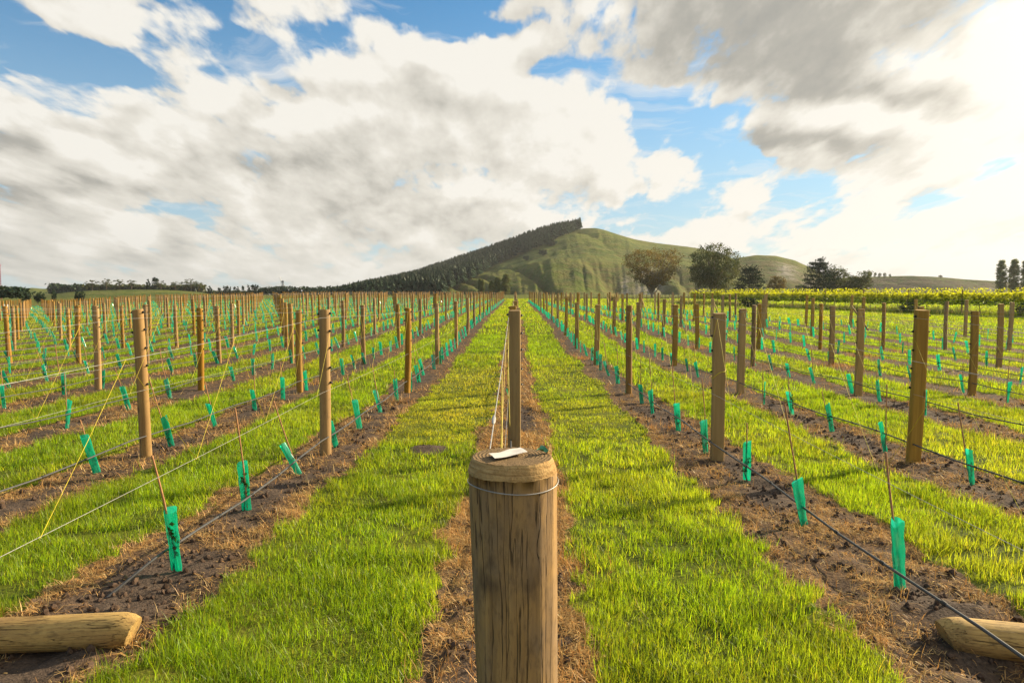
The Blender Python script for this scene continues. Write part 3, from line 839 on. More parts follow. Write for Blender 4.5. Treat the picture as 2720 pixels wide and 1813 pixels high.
# ------------------------------------------------------------------ wires, drip hoses, strings
def sag_line(k, y0, y1, h, off, sag, step=1.5, h0=None):
    ys = np.arange(y0, y1, step); ys = np.append(ys, y1)
    x = row_x(k)+off+0*ys
    z = ground_z(x, np.maximum(ys, 8), False)+h
    ph = (ys-row_start(k)) % 6.0/6.0
    z = z-sag*4*ph*(1-ph)
    if h0 is not None:
        m = np.clip((row_start(k)-ys)/(row_start(k)-y0), 0, 1); z = z-(h-h0)*m
    return np.stack([x, ys, z], -1)
def make_lines():
    rw = lambda k: ("of the middle row behind the thick front post" if k == 0 else f"of {ordinal(abs(k))} row {'left' if k < 0 else 'right'} of thick front post")
    drip = Geo(); drip.tube([(0, -.022, 0), (0, -.018, 0), (0, .018, 0), (0, .022, 0)], [.009, .0125, .0125, .009], 8)
    DR = drip.build('dripper', MAT['clip'], mesh_only=True)
    for k in range(-12, 10):
        y1 = min(row_end(k), 125); y0 = 1.72
        off = .072 if k < 0 else -.076
        g = Geo(); g.tube(sag_line(k, y0, y1, POST_H-.06, off, .012, 1.5, 1.44 if k == 0 else 1.50), .0014 if k else .0021, 5)
        o = g.build('top_wire', MAT['wire'], smooth=True)
        tag(o, f"pale top wire {rw(k)}", 'wire', 'top wires of the vine rows')
        if k == 0:
            j = Geo(); j.tube([(-.077, 2.35, 0), (-.077, 2.38, .002), (-.077, 2.44, .006), (-.077, 2.47, .008)], [.003, .007, .007, .003], 8)
            P = sag_line(k, y0, y1, POST_H-.06, off, .012, 1.5, 1.44); zj = float(np.interp(2.4, P[:, 1], P[:, 2]))
            jo = j.build('wire_joiner', MAT['wire'], o); jo.location.z = zj
        g = Geo(); g.tube(sag_line(k, y0, y1, .80, off, .012), .0016, 5)
        tag(g.build('low_wire', MAT['wire'], smooth=True), f"thin low wire {rw(k)}", 'wire', 'low wires of the vine rows')
        g = Geo(); P = sag_line(k, y0, y1, .235, off*.6, .03, .75); P[:, 2] += .45*np.maximum(lie(P[:, 1])-lie(np.maximum(P[:, 1], 8)), 0)
        P[:, 2] += .015*np.sin(P[:, 1]*2.1+k); P[:, 0] += .01*np.sin(P[:, 1]*1.3+k)
        if k == -1:                       # this hose comes off the wire and drops to the ground behind the log
            P = P[P[:, 1] > 3.5]
            yy = np.concatenate([np.linspace(3.56, 4.55, 14), P[P[:, 1] > 4.6][:, 1]])
            q = np.clip((4.4-yy)/.8, 0, 1)
            P = np.stack([np.interp(yy, P[:, 1], P[:, 0])-.42*q**1.4, yy, np.interp(yy, P[:, 1], P[:, 2])*(1-q*q*(3-2*q))+.02*q], -1)
        g.tube(P, .0088, 8)
        o = g.build('drip_hose', MAT['pipe'], smooth=True)
        tag(o, f"dark irrigation hose {rw(k)}", 'hose', 'irrigation hoses of the vine rows')
        if abs(k) <= 3 and k != 0:
            for yd in np.arange(2.9 if k > -1 else 3.8, 13 if abs(k) < 3 else 10, .62):
                c = link(bpy.data.objects.new('dripper', DR), o)
                c.location = (float(np.interp(yd, P[:, 1], P[:, 0])), yd, float(np.interp(yd, P[:, 1], P[:, 2])))
        # yellow training string, zigzag between top and low wire
        if -9 <= k <= 9:
            a = 3.66+(.12*abs(k) if k < 0 else -.09*k); pts = []
            top = sag_line(k, y0, y1, POST_H-.06, off, .012, 1.5, 1.44 if k == 0 else 1.50)
            low = sag_line(k, y0, y1, .80, off, .012)
            yy = a-.72; up = False; lim = min(y1-1, 55)
            while yy < lim:
                if up: pts.append((row_x(k)+off+.004, yy, float(np.interp(yy, top[:, 1], top[:, 2]))))
                else:
                    zz = float(np.interp(yy, low[:, 1], low[:, 2]))
                    if yy > 6 and random.random() < .3: zz -= random.uniform(.1, .45)
                    pts.append((row_x(k)+off+random.uniform(-.03, .03)+.004, yy, zz))
                yy += .71+random.uniform(-.08, .08); up = not up
            if len(pts) > 2:
                g = Geo()
                for p, q in zip(pts[:-1], pts[1:]):
                    g.tube([p, ((np.array(p)+np.array(q))/2-[0, 0, .01]), q], .0014, 4, caps=False)
                tag(g.build('training_string', MAT['string']), f"yellow zigzag string {rw(k)}", 'string', 'yellow strings of the vine rows')
make_lines()

# ==== SECTION3
# ------------------------------------------------------------------ strainers and anchor logs
def strainer_mesh(H, r0, taper, seed, lean):
    """Timber strainer: body, chamfered shoulder, sawn top."""
    rg = np.random.default_rng(seed)
    n = 96
    an = np.linspace(0, 2*PI, n, endpoint=False)
    zs = np.concatenate([[-.4, -.1], np.linspace(0, H-.036, 44)])
    def rad(z, rough):
        base = r0*(1-taper*np.clip((H-z)/H, 0, 1))
        lob = 1+.012*np.cos(2*an+1)+.008*np.cos(3*an+2)+.006*np.cos(5*an)
        # long shallow checks and a flat where bark came away
        grain = .010*(vnoise(an*9, an*0+z*.8, seed)-.5)+.006*(vnoise(an*24, an*0+z*1.6, seed+1)-.5)+.008*(vnoise(an*3, an*0+z*4, seed+2)-.5)
        flat = -.012*np.exp(-((an-(2*PI-.75))/.14)**2)*(.6+.6*vnoise(an*0, an*0+z*3, seed+5))
        return base*(lob+(grain+flat)*rough*1.4)
    rings = []
    for z in zs:
        rr = rad(z, 1)
        cx = lean*(H-z)/H
        rings.append(np.stack([cx+rr*np.cos(an), rr*np.sin(an), np.full(n, z)], -1))
    sh = []
    for f, z in ((1.0, H-.036), (.985, H-.026), (.93, H-.010), (.885, H)):
        rr = rad(H, .8)*f*(1+.012*(vnoise(an*30, an*0+z*60, seed+7)-.5))
        sh.append(np.stack([rr*np.cos(an), rr*np.sin(an), z+.004*(vnoise(an*14, an*0+z*40, seed+8)-.5)], -1))
    tp = [sh[-1]]
    for f in (.7, .45, .2):
        q = sh[-1]*[f, f, 1]; q[:, 2] = H+.003*(vnoise(q[:, 0]*60, q[:, 1]*60, seed+9)-.5); tp.append(q)
    g = Geo()
    for lst, m in ((rings+[sh[0]], 0), (sh, 1), (tp, 2)):
        V = np.stack(lst).reshape(-1, 3); k = len(lst); idx = np.arange(k*n).reshape(k, n)
        q = np.stack([idx[:-1], np.roll(idx, -1, 1)[:-1], np.roll(idx, -1, 1)[1:], idx[1:]], -1).reshape(-1, 4)
        g.add(V, q, mat=m)
    g.add(np.vstack([tp[-1], [[0, 0, H]]]), [[i, (i+1) % n, n] for i in range(n)], mat=2)
    return g
def make_strainers():
    for k in (-1, 0, 1):
        x, y = row_x(k)+(-.008 if k == 0 else .02), 1.675
        z = gz(x, y)
        H = 1.521-z if k == 0 else 1.48
        o = strainer_mesh(H, .110, .17, 3+k, .028 if k == 0 else .01).build('strainer_post', [MAT['strainer'], MAT['chamfer'], MAT['end']], smooth=True)
        o.location = (x, y, z)
        tag(o, "thick weathered round post with chamfered sawn top standing in front of the middle row" if k == 0 else
            f"thick strainer post at the head of the {'left' if k < 0 else 'right'} neighbour row beyond the frame", 'post')
        g = Geo(); an = np.linspace(0, 2*PI, 49)
        zr = H-.062
        g.tube(np.stack([.113*np.cos(an)+.002, .113*np.sin(an), zr+.004*np.sin(an*2+.6)], -1), .0013, 6, caps=False)
        g.build('wire_loop', MAT['wire'], o, smooth=True)
        if k == 0:
            g = Geo(); g.add([(.088, .02, H-.004), (.101, .03, H-.014), (.099, .036, H+.026), (.094, .03, H+.022), (.084, .028, H-.004), (.097, .038, H-.014), (.096, .04, H+.024)],
                             [[0, 1, 2, 3], [4, 6, 5, 4], [0, 3, 6, 4], [1, 5, 6, 2]])
            g.build('splinter', MAT['chamfer'], o)
    zt = 1.5245
    def sheet(name, corners, mat, nx, ny, crumple, seed):
        c = np.array(corners, float); V = []
        for j in range(ny):
            for i in range(nx):
                a, b = i/(nx-1), j/(ny-1)
                p = (c[0]*(1-a)+c[3]*a)*(1-b)+(c[1]*(1-a)+c[2]*a)*b
                V.append([p[0], p[1], zt+crumple*(float(vnoise(a*3.2, b*2.1, seed))+.4*abs(a-.5))])
        idx = np.arange(nx*ny).reshape(ny, nx)
        F = np.stack([idx[:-1, :-1], idx[:-1, 1:], idx[1:, 1:], idx[1:, :-1]], -1).reshape(-1, 4)
        V = np.array(V); W = V+[0, 0, .0006]; n = len(V)
        g = Geo(); g.add(np.vstack([V, W]), np.vstack([F[:, ::-1], F+n]))
        edge = list(idx[0])+list(idx[1:, -1])+list(idx[-1, -2::-1])+list(idx[-2:0:-1, 0])
        g.add(np.vstack([V[edge], W[edge]]), [[i, (i+1) % len(edge), len(edge)+(i+1) % len(edge), len(edge)+i] for i in range(len(edge))])
        return g.build(name, mat, smooth=True)
    tag(sheet('paper_strip', [(-.066, 1.667), (-.049, 1.617), (.030, 1.680), (.013, 1.745)], MAT['paper'], 10, 6, .006, 3), "torn white paper strip lying on the sawn top of the thick front post", 'paper')
    tag(sheet('plastic_scrap', [(.052, 1.694), (.062, 1.676), (.084, 1.692), (.066, 1.735)], MAT['scrap'], 7, 5, .014, 9), "curled green plastic scrap lying on the sawn top of the thick front post", 'scrap')

    def log(loc, L, r, rz, ry, tip, seed, label):
        n, m = 40, 40
        an = np.linspace(0, 2*PI, n, endpoint=False)
        V = []
        for j in range(m):
            t = j/(m-1); x = L*t
            rr = r*(1+.02*math.sin(t*5+seed))*(1+.012*np.cos(2*an)+.015*(vnoise(an*4, an*0+x*3, seed)-.5))
            e = 1.0
            if x < tip: e = (1-(1-x/tip)**2.6*.24)
            # the sawn end slopes: pulled back along the underside
            cx = x+(.5*tip*(1-t*6)*(1+np.sin(an))*.55 if t < 1/6 else 0)
            V.append(np.stack([np.broadcast_to(cx, an.shape), rr*e*np.cos(an), rr*e*np.sin(an)+(r*(1-e)*.35)], -1))
        V = np.stack(V); V2 = V[..., [2, 1, 0]]*[1, 1, 1]
        idx = np.arange(n*m).reshape(m, n)
        q = np.stack([idx[:-1], np.roll(idx, -1, 1)[:-1], np.roll(idx, -1, 1)[1:], idx[1:]], -1).reshape(-1, 4)
        g = Geo(); W = V2.reshape(-1, 3); g.add(W, q)
        for ring in (V2[0], V2[-1]):
            g.add(np.vstack([ring, ring.mean(0)]), [[i, (i+1) % n, n] for i in range(n)])
        o = g.build('anchor_log', MAT['log'], smooth=True)
        o.location = loc
        # mesh is built along its own Z so the grain follows it
        o.rotation_euler = Matrix(((0, 0, 1), (0, 1, 0), (-1, 0, 0))).to_4x4().to_euler()
        R = Matrix.Rotation(rz, 4, 'Z') @ Matrix.Rotation(ry, 4, 'Y') @ Matrix(((0, 0, 1, 0), (0, 1, 0, 0), (-1, 0, 0, 0), (0, 0, 0, 1)))
        o.rotation_euler = R.to_euler()
        tag(o, label, 'log')
        return o
    log((-1.915, 3.36, gz(-2.2, 3.36)+.075), 1.35, .088, PI+.03, .03, .11, 2, "yellowish pine log lying on bare earth left of the thick front post")
    log((2.16, 3.40, gz(2.1, 3.42)+.035), 1.4, .094, -.06, .075, .14, 5, "round-ended pine log half sunk in a pit right of thick front post")
make_strainers()

def make_stays():
    for k in (4, 5, 7, 8):
        y = row_start(k)+6*math.floor((row_end(k)-row_start(k))/6); x = row_x(k)
        z0, z1 = gz(x, y), gz(x, y-1.9)
        g = Geo(); g.tube([(x, y-1.95, z1+.02), (x, y-1.0, (z0+z1)/2+.62), (x, y-.06, z0+1.2)], [.05, .052, .05], 10)
        tag(g.build('stay_timber', MAT['post_grey'], smooth=True), f"leaning timber stay propping the far end post of the {ordinal(k)} row to the right", 'stay', 'leaning stays at the row ends')
make_stays()

# ------------------------------------------------------------------ hills
def make_hill(pts, D, foot, seed, rock=None, terrace=True, nu=420, nt=150, gul=1.0, scrub=0.0):
    px = np.array([p[0] for p in pts], float); py = np.array([p[1] for p in pts], float)
    us = np.linspace((px[0]-1369)/1813, (px[-1]-1369)/1813, nu)
    P = us*1813+1369
    pyi = np.interp(P, px, py); k = np.exp(-.5*(np.arange(-4, 5)/2.0)**2); k /= k.sum(); pyi = np.convolve(np.pad(pyi, 4, mode='edge'), k, mode='valid')
    pyi = pyi+1.6*(fbm(P/40, P*0, seed, 3)-.5)
    ts = np.concatenate([np.linspace(0, 1, nt), 1+np.linspace(.03, .6, 14)])
    U, T = np.meshgrid(us, ts); C = np.broadcast_to(1.92+(784-pyi)/1813*D, U.shape)
    Y = foot+(D-foot)*T+ (D-foot)*.08*(fbm(U*9, T*2, seed+2, 2)-.5)*(1-np.clip(T, 0, 1))
    X = U*Y
    base = lie(Y)-2.6
    H = np.maximum(C-base, 0)
    p = .40*sstep(0, .36, T)**.85+.05*np.clip(T, 0, 1)+.55*sstep(.40, 1, T) if terrace else np.clip(T, 0, 1)**.8*.5+.5*sstep(0, 1, T)
    p = np.where(T > 1, 1-.9*sstep(1, 1.6, T), p)
    r1 = 1-np.abs(2*vnoise(U*34+T*7.5, T*.8, seed+5)-1); r2 = 1-np.abs(2*vnoise(U*15+T*3.5, T*2, seed+6)-1)
    r3 = 1-np.abs(2*vnoise(U*120+T*3, T*5, seed+7)-1)
    w = sstep(0, .12, T)*sstep(.5, .22, T); wu = sstep(.3, .6, T)*sstep(1.0, .86, T)
    dh = gul*(-.10*r1**2*w-.06*r2*(w*.6+wu)-.018*r3*(w+.6*wu)+.05*(fbm(U*25, T*5, seed+8, 3)-.5)*sstep(0, .1, T)*sstep(1, .9, T))
    # sheep tracks: fine contour steps
    dh = dh+.006*np.sin(p*70+6*fbm(U*20, T*3, seed+9, 2))*sstep(.05, .2, T)*sstep(1, .92, T)
    Z = base+H*np.clip(p+dh, 0, 1.02)
    R = np.zeros_like(Z)
    for (rp, rw, t0, t1) in (rock or []):
        R = np.maximum(R, np.exp(-((U*1813+1369-rp)/rw)**2)*sstep(t0-.08, t0+.04, T)*sstep(t1+.08, t1-.04, T))
    B = w*(.1+.5*r1)*(fbm(U*14, T*3, seed+11, 2) > .42)
    B = np.maximum(B, scrub*sstep(.97, .8, T)*(.55+.9*fbm(U*30, T*4, seed+12, 3)))
    m, n = Z.shape; idx = np.arange(m*n).reshape(m, n)
    F = np.stack([idx[:-1, :-1], idx[:-1, 1:], idx[1:, 1:], idx[1:, :-1]], -1).reshape(-1, 4)
    g = Geo(); g.add(np.stack([X, Y, Z], -1).reshape(-1, 3), F, np.stack([R, B, 0*R], -1).reshape(-1, 3))
    o = g.build('hill', MAT['hill'], smooth=True, tint=True); tag(o, kind='structure')
    return X, Y, Z
MAIN = make_hill([(700, 786), (900, 784), (1000, 768), (1100, 747), (1200, 715), (1300, 681), (1400, 646), (1480, 623), (1540, 611), (1580, 611), (1620, 620), (1680, 638), (1730, 646), (1790, 653),
                  (1850, 661), (1900, 674), (1960, 694), (2040, 730), (2120, 784)], 800, 330, 101, [(1722, 34, .02, .30), (1660, 12, .05, .2)])
make_hill([(1840, 786), (1890, 735), (1925, 704), (1960, 685), (2005, 678), (2055, 680), (2105, 692), (2150, 712), (2190, 735), (2250, 762), (2330, 786)], 610, 470, 131,
          [(2085, 26, .45, .8), (2150, 18, .3, .6)], False, scrub=.6)
make_hill([(2060, 784), (2150, 750), (2235, 738), (2330, 735), (2400, 733), (2480, 736), (2540, 741), (2620, 746), (2700, 752), (2800, 757), (2950, 768), (3100, 786)], 700, 662, 151,
          [(2390, 16, .02, .35), (2630, 60, .05, .5)], False, scrub=1.1)
make_hill([(-150, 772), (-40, 769), (20, 767), (60, 766), (86, 764), (110, 767), (180, 767), (260, 765), (400, 768), (600, 775), (760, 784), (800, 787)], 720, 470, 171, None, False, gul=.4)
make_hill([(40, 793), (100, 787), (170, 777), (240, 772), (300, 770.5), (360, 769.5), (420, 770), (470, 771.5), (520, 775), (580, 781), (640, 790)], 420, 270, 191, None, False, gul=.25)
def hill_point(px, py):
    X, Y, Z = MAIN
    SX = 1369+1813*X/Y; SY = 784-1813*(Z-1.92)/Y
    i = np.argmin((SX[:150]-px)**2+(SY[:150]-py)**2)
    return X[:150].ravel()[i], Y[:150].ravel()[i], Z[:150].ravel()[i]

# ------------------------------------------------------------------ leaves, crowns, trees
def leaf_quads(g, C, size, tint, mat=0, flat=1.0, aspect=.6):
    n = len(C)
    if n == 0: return
    u = RNG.normal(0, 1, (n, 3)); u[:, 2] *= flat; u /= np.linalg.norm(u, axis=1)[:, None]
    r = RNG.normal(0, 1, (n, 3)); v = np.cross(u, r); v /= np.linalg.norm(v, axis=1)[:, None]
    s = np.broadcast_to(size, (n,))[:, None]
    V = np.stack([C-u*s*.5, C+v*s*.5*aspect-u*s*.08, C+u*s*.5, C-v*s*.5*aspect-u*s*.08], 1).reshape(-1, 3)
    F = np.arange(4*n).reshape(n, 4)
    g.add(V, F, np.repeat(tint, 4, 0), mat)
def clump_tint(n, lo=.65, hi=1.3, warm=.25):
    v = RNG.uniform(lo, hi, n); w = RNG.normal(0, warm, n)
    return np.stack([v*(1+.5*w), v, v*(1-.6*w)], -1).clip(.05, 3)
def tree_meshes(seed, H, W, shape, nclump, per, leaf, mats, nlimb=9, spread=.11):
    rg = np.random.default_rng(seed)
    if shape == 'round':
        d = rg.normal(0, 1, (nclump, 3)); d /= np.linalg.norm(d, axis=1)[:, None]
        r = rg.random(nclump)**.33*(.86+.28*fbm(d[:, 0]*2.2+seed, d[:, 1]*2.2+d[:, 2]*2, seed, 3))
        C = d*r[:, None]*[W/2, W/2, .46*H]+[0, 0, .56*H]; C = C[C[:, 2] > .1*H]
    elif shape == 'vase':
        t = rg.uniform(.28, 1, nclump); a = rg.uniform(0, 2*PI, nclump)
        R = W/2*np.sin(np.clip((t-.12)/.95, 0, 1)*2.2)**.8; rr = rg.random(nclump)**.42
        mod = .75+.5*fbm(a*1.3, t*4, seed, 2)
        C = np.stack([R*rr*mod*np.cos(a), R*rr*mod*np.sin(a), H*t*(1-.08*rr**2)], -1)
    elif shape == 'column':
        t = rg.uniform(.06, 1, nclump); a = rg.uniform(0, 2*PI, nclump)
        R = W/2*np.sin(PI*np.clip(t*.86+.08, 0, 1))**.55*(.75+.5*vnoise(a*1.5, t*7, seed)); rr = rg.random(nclump)**.5
        C = np.stack([R*rr*np.cos(a), R*rr*np.sin(a), H*t], -1)
    elif shape == 'layered':
        t = rg.random(nclump)**1.25*.97; a = rg.uniform(0, 2*PI, nclump)
        t = np.round(t*9+rg.normal(0, .16, nclump))/9; t = np.clip(t, .03, 1.0)
        R = W/2*(1-t)**.62*(.6+.75*vnoise(a*2.0, t*9, seed)); rr = rg.random(nclump)**.4
        C = np.stack([R*rr*np.cos(a), R*rr*np.sin(a), H*(t*.93+.07*rr**2)], -1)
    elif shape == 'euc':
        t = rg.uniform(.5, 1, nclump); a = rg.uniform(0, 2*PI, nclump)
        R = W/2*(.55+.6*vnoise(a*1.6, t*6, seed)); rr = rg.random(nclump)**.5
        C = np.stack([R*rr*np.cos(a), R*rr*np.sin(a), H*(t-.12*rr**2)], -1)
        k = fbm(C[:, 0]/W*6+seed, C[:, 2]/H*9, seed+1, 2) > .45; C = C[k]
    g = Geo()
    n = len(C)
    sp = np.array([W*spread, W*spread, W*spread*(.45 if shape in ('layered', 'euc') else .8)])
    ct = clump_tint(n)
    P = np.repeat(C, per, 0)+RNG.normal(0, 1, (n*per, 3))*sp*.55
    T = np.repeat(ct, per, 0)*RNG.uniform(.75, 1.25, (n*per, 1))
    leaf_quads(g, P, leaf*RNG.uniform(.6, 1.4, n*per), T, aspect=.35 if shape == 'layered' else .6)
    if shape == 'layered':                        # upright sprays that fringe the top
        for _ in range(46):
            t = rg.uniform(.45, 1); a = rg.uniform(0, 2*PI); R = W/2*(1-t)**.62*rg.uniform(.7, 1.1)
            p = np.array([R*math.cos(a), R*math.sin(a), H*t*.95]); q = p+[.9*math.cos(a)*rg.uniform(.4, 1.5), .9*math.sin(a)*rg.uniform(.4, 1.5), rg.uniform(.5, 1.5)]
            tt = rg.random(26)[:, None]
            leaf_quads(g, p+(q-p)*tt+RNG.normal(0, .14*(1.2-tt), (26, 3)), .42, np.full((26, 3), .8), aspect=.3)
    crown = g.build('crown', mats[1], mesh_only=True, tint=True)
    g = Geo(); tt = np.linspace(0, 1, 8)
    top = {'round': .75, 'vase': .55, 'column': .95, 'layered': .97, 'euc': .85}[shape]*H
    r0 = max(.02*H, .018*W)*(.7 if shape == 'column' else 1.25)
    wob = rg.normal(0, .012*W, 2)
    path = np.stack([wob[0]*np.sin(tt*4), wob[1]*np.sin(tt*3+1), top*tt-.3*(tt == 0)], -1)
    g.tube(path, r0*(1-.8*tt)+.02, 9)
    for i in range(nlimb):
        e = C[rg.integers(n)]; s0 = rg.uniform(.10, .34) if shape in ('vase', 'round') else rg.uniform(.3, .8)
        b = np.array([np.interp(s0, tt, path[:, 0]), np.interp(s0, tt, path[:, 1]), top*s0])
        if e[2] < b[2]: continue
        u = np.linspace(0, 1, 6)[:, None]; mid = b+(e-b)*u; mid[:, 2] += (np.sin(u[:, 0]*PI)*.06*H*(1 if shape != 'vase' else -.3)); mid[:, :2] += rg.normal(0, .012*W, (6, 2))*(u*(1-u)*4)
        g.tube(mid, (r0*.5*(1-.82*u[:, 0]))+.012, 6)
    trunk = g.build('trunk', mats[0], mesh_only=True, smooth=True)
    return trunk, crown
def tree(name, meshes, loc, sc, rz, label, cat='tree', group=None):
    e = empty(name, loc, rz); e.scale = sc
    for nm, me in (('trunk', meshes[0]), ('crown', meshes[1])): link(bpy.data.objects.new(nm, me), e)
    tag(e, label, cat, group); return e
def spot(px, d, base=None):
    """Ground point at distance d along a bearing read off the photograph."""
    x = (px-1369)/1813*d
    z = float(ground_z(np.array([x]), np.array([d]), False)[0]) if base is None else 1.92+(784-base)/1813*d
    return x, d, z
def by_top(px, top, d, base=None):
    x, y, z = spot(px, d, base); return (x, y, z), (1.92+(784-top)/1813*d)-z

def make_trees():
    B, PB = MAT['bark'], MAT['pale_bark']
    L, O, PN, PO = MAT['leaf'], MAT['leaf_brown'], MAT['pine'], MAT['poplar']
    loc, h = by_top(1731, 661, 175)
    tree('spreading_tree', tree_meshes(1, h, 13.6, 'vase', 330, 34, .34, (PB, O), 26, .062), loc, (1, 1, 1), .3, "lone spreading brownish tree with bare forking trunk in front of the hill")
    loc, h = by_top(1893, 652, 180)
    tree('round_tree', tree_meshes(2, h, 13.6, 'round', 420, 40, .36, (PB, L), 18, .062), loc, (1, 1, 1), 0, "big dense dome-shaped tree above the left end of the leafy vines")
    loc, h = by_top(1988, 706, 190)
    tree('dark_conifer', tree_meshes(3, h, 10.5, 'layered', 260, 36, .4, (B, PN), 8, .075), loc, (1, 1, 1), .7, "dark low conifer tucked against the right side of the dome-shaped tree")
    loc, h = by_top(2058, 735, 170)
    tree('small_tree', tree_meshes(4, h, 4.6, 'round', 120, 34, .26, (B, O), 6, .09), loc, (1, 1, 1), 0, "small rounded olive bush-like tree between the two dark conifers")
    loc, h = by_top(2172, 689, 185)
    tree('dark_conifer', tree_meshes(5, h, 12.4, 'layered', 330, 36, .4, (B, PN), 10, .07), loc, (1, 1, 1), 2, "tall dark conifer with spiky top standing behind the leafy vines")
    loc, h = by_top(2212, 710, 188)
    tree('round_tree', tree_meshes(6, h, 7.2, 'round', 150, 36, .32, (B, L), 8, .085), loc, (1, 1, 1), 1, "greyer broadleaf tree leaning on the right flank of the spiky dark conifer")
    loc, h = by_top(2255, 735, 180)
    tree('round_tree', tree_meshes(7, h, 6.2, 'round', 130, 34, .3, (B, L), 8, .09), loc, (1, 1, 1), 2, "low dark rounded tree just left of the loose pale-trunked tree")
    loc, h = by_top(2281, 721, 182)
    tree('pale_trunked_tree', tree_meshes(8, h, 6.4, 'vase', 120, 32, .3, (PB, L), 12, .085), loc, (1, 1, 1), 0, "loose upright tree with pale trunk right of the dark conifers")
    pop = [tree_meshes(20+i, 13, 3.9, 'column', 230, 54, .32, (PB, PO), 6, .15) for i in range(3)]
    for i, (px, top, w, lab) in enumerate(((2650, 694, .78, "leftmost tall poplar of the three at the right edge of the photo"), (2683, 692, .85, "middle tall poplar of the three at the right edge of the photo"),
                                           (2714, 695, .78, "rightmost tall poplar of the three, cut by the photo edge"))):
        loc, h = by_top(px, top, 235); tree('poplar', pop[i], loc, (w, w, h/13), i*1.3, lab, 'poplar', 'tall poplars beyond the leafy vines')
    for i, (px, top, w, lab) in enumerate(((1275, 741, .42, "slim pale poplar, first from the pine forest, at the foot of the hill"), (1282, 744, .38, "slim pale poplar touching the right side of the first poplar below the hill"),
                                           (1305, 747, .5, "shortest slim pale poplar standing alone below the hill"), (1321, 737, .6, "slim pale poplar second nearest the middle row below the hill"),
                                           (1344, 729, .85, "tallest feathery pale poplar, nearest the middle row, below the hill"))):
        loc, h = by_top(px, top, 250, 783); tree('poplar', pop[i % 3], loc, (w, w, h/13), i*2.1, lab, 'poplar', 'slim pale poplars at the foot of the hill')
    # far left and middle
    euc = [tree_meshes(30+i, 8, 7.5, 'euc', 75, 26, .42, (B, L), 9, .085) for i in range(3)]
    names = ["first", "second", "third", "fourth", "fifth", "sixth", "seventh", "eighth", "ninth", "tenth"]
    for i, (px, top, w) in enumerate(((246, 744, 1.15), (283, 740, 1.0), (318, 742, 1.05), (350, 744, 1.0), (427, 744, .8), (466, 748, .95), (492, 748, .85), (508, 740, 1.1), (529, 749, .8))):
        loc, h = by_top(px, top, 436, 774); tree('gum_tree', euc[i % 3], loc, (w, w, h/8), i*1.7, f"open-crowned dark gum tree, {names[i]} from the photo's left edge, on the low green rise", 'gum tree', 'gum trees on the low green rise')
    dark = [tree_meshes(40+i, 6, 2.4, 'column', 60, 22, .4, (B, PN), 3, .16) for i in range(2)]
    for i, (px, top, lab) in enumerate(((394, 742, "narrow dark spire tree between gum trees on the low green rise"), (413, 738, "taller narrow dark tree right of the spire among the gum trees"))):
        loc, h = by_top(px, top, 436, 774); tree('spire_tree', dark[i], loc, (1.1+.5*i, 1.1+.5*i, h/6), 0, lab)
    for i, (px, top, w) in enumerate(((557, 760, 1.2), (583, 765, .9), (597, 760, .8), (604, 760, .8), (612, 762, .7), (624, 762, .7), (632, 761, .7), (646, 760, .7), (661, 757, .7), (672, 757, 1.0), (679, 756, .8), (685, 758, .7))):
        loc, h = by_top(px, top, 395); tree('poplar', dark[i % 2], loc, (w, w, h/6), i, f"small dark poplar, {ordinal(i+1)} in the thin line left of the wind machine", 'poplar', 'thin line of dark poplars at the far field edge')
    cl = [tree_meshes(50+i, 3, 2.6, 'round', 60, 24, .24, (B, PN), 3, .12) for i in range(2)]
    for i, (px, top, w, lab) in enumerate(((66, 771, .9, "dark shrubby tree right of the dark clump at the far field corner"), (97, 779, .55, "small dark bush by the far field edge, first right of the corner clump"), (108, 775, .7, "dark bushy tree standing beside the small bush at the far field edge"),
                                           (142, 770, .45, "single narrow dark bush before the low green rise"), (204, 773, .5, "left one of two dark bushes before the low green rise"), (216, 771, .55, "right one of two dark bushes before the low green rise"))):
        loc, h = by_top(px, top, 175); tree('dark_bush', cl[i % 2], loc, (w, w, h/3), i, lab, 'bush')
    # on the far ridge
    rt = tree_meshes(60, 6, 4.5, 'round', 60, 22, .5, (B, L), 5, .11)
    for i, (px, top, w, lab) in enumerate(((2303, 722, .9, "first tree of the small clump on the far right ridge"), (2318, 724, .6, "second tree of the small clump on the far right ridge"), (2330, 725, .7, "third tree of the small clump on the far right ridge"),
                                           (2343, 725, .7, "fourth tree of the small clump on the far right ridge"), (2357, 728, .5, "last low tree of the small clump on the far right ridge"), (2490, 731, .8, "lone small tree on the skyline of the far right ridge"))):
        loc, h = by_top(px, top, 690, 739); tree('ridge_tree', rt, loc, (w, w, h/6), i, lab)
    sh = tree_meshes(61, 3, 4, 'round', 50, 26, .4, (B, PN), 3, .14)
    for i, (px, py, s, lab) in enumerate(((1464, 655, 2.6, "large dark shrub in the gully below the pine forest's upper edge"), (1443, 680, 1.9, "dark shrub lower down the gully below the pine forest"), (1398, 692, 1.5, "faint dark shrub on the open hillside next to the pine forest"))):
        x, y, z = hill_point(px, py); tree('hill_shrub', sh, (x, y, z-.4), (s, s, s), i, lab, 'shrub')
    for i, (x, y, s, lab) in enumerate(((25.9, 76, 1.0, "low dark shrub in rough grass at the near edge of the leafy vines"), (33.2, 57.5, .8, "weedy shrub in rough grass below the middle of the leafy vines"), (36.6, 48.6, .95, "weedy shrub in rough grass below the right end of the leafy vines"))):
        tree('shrub', cl[i % 2], (x, y, gz(x, y)-.1), (s*.8, s*.8, s*.42), i, lab, 'shrub')
make_trees()

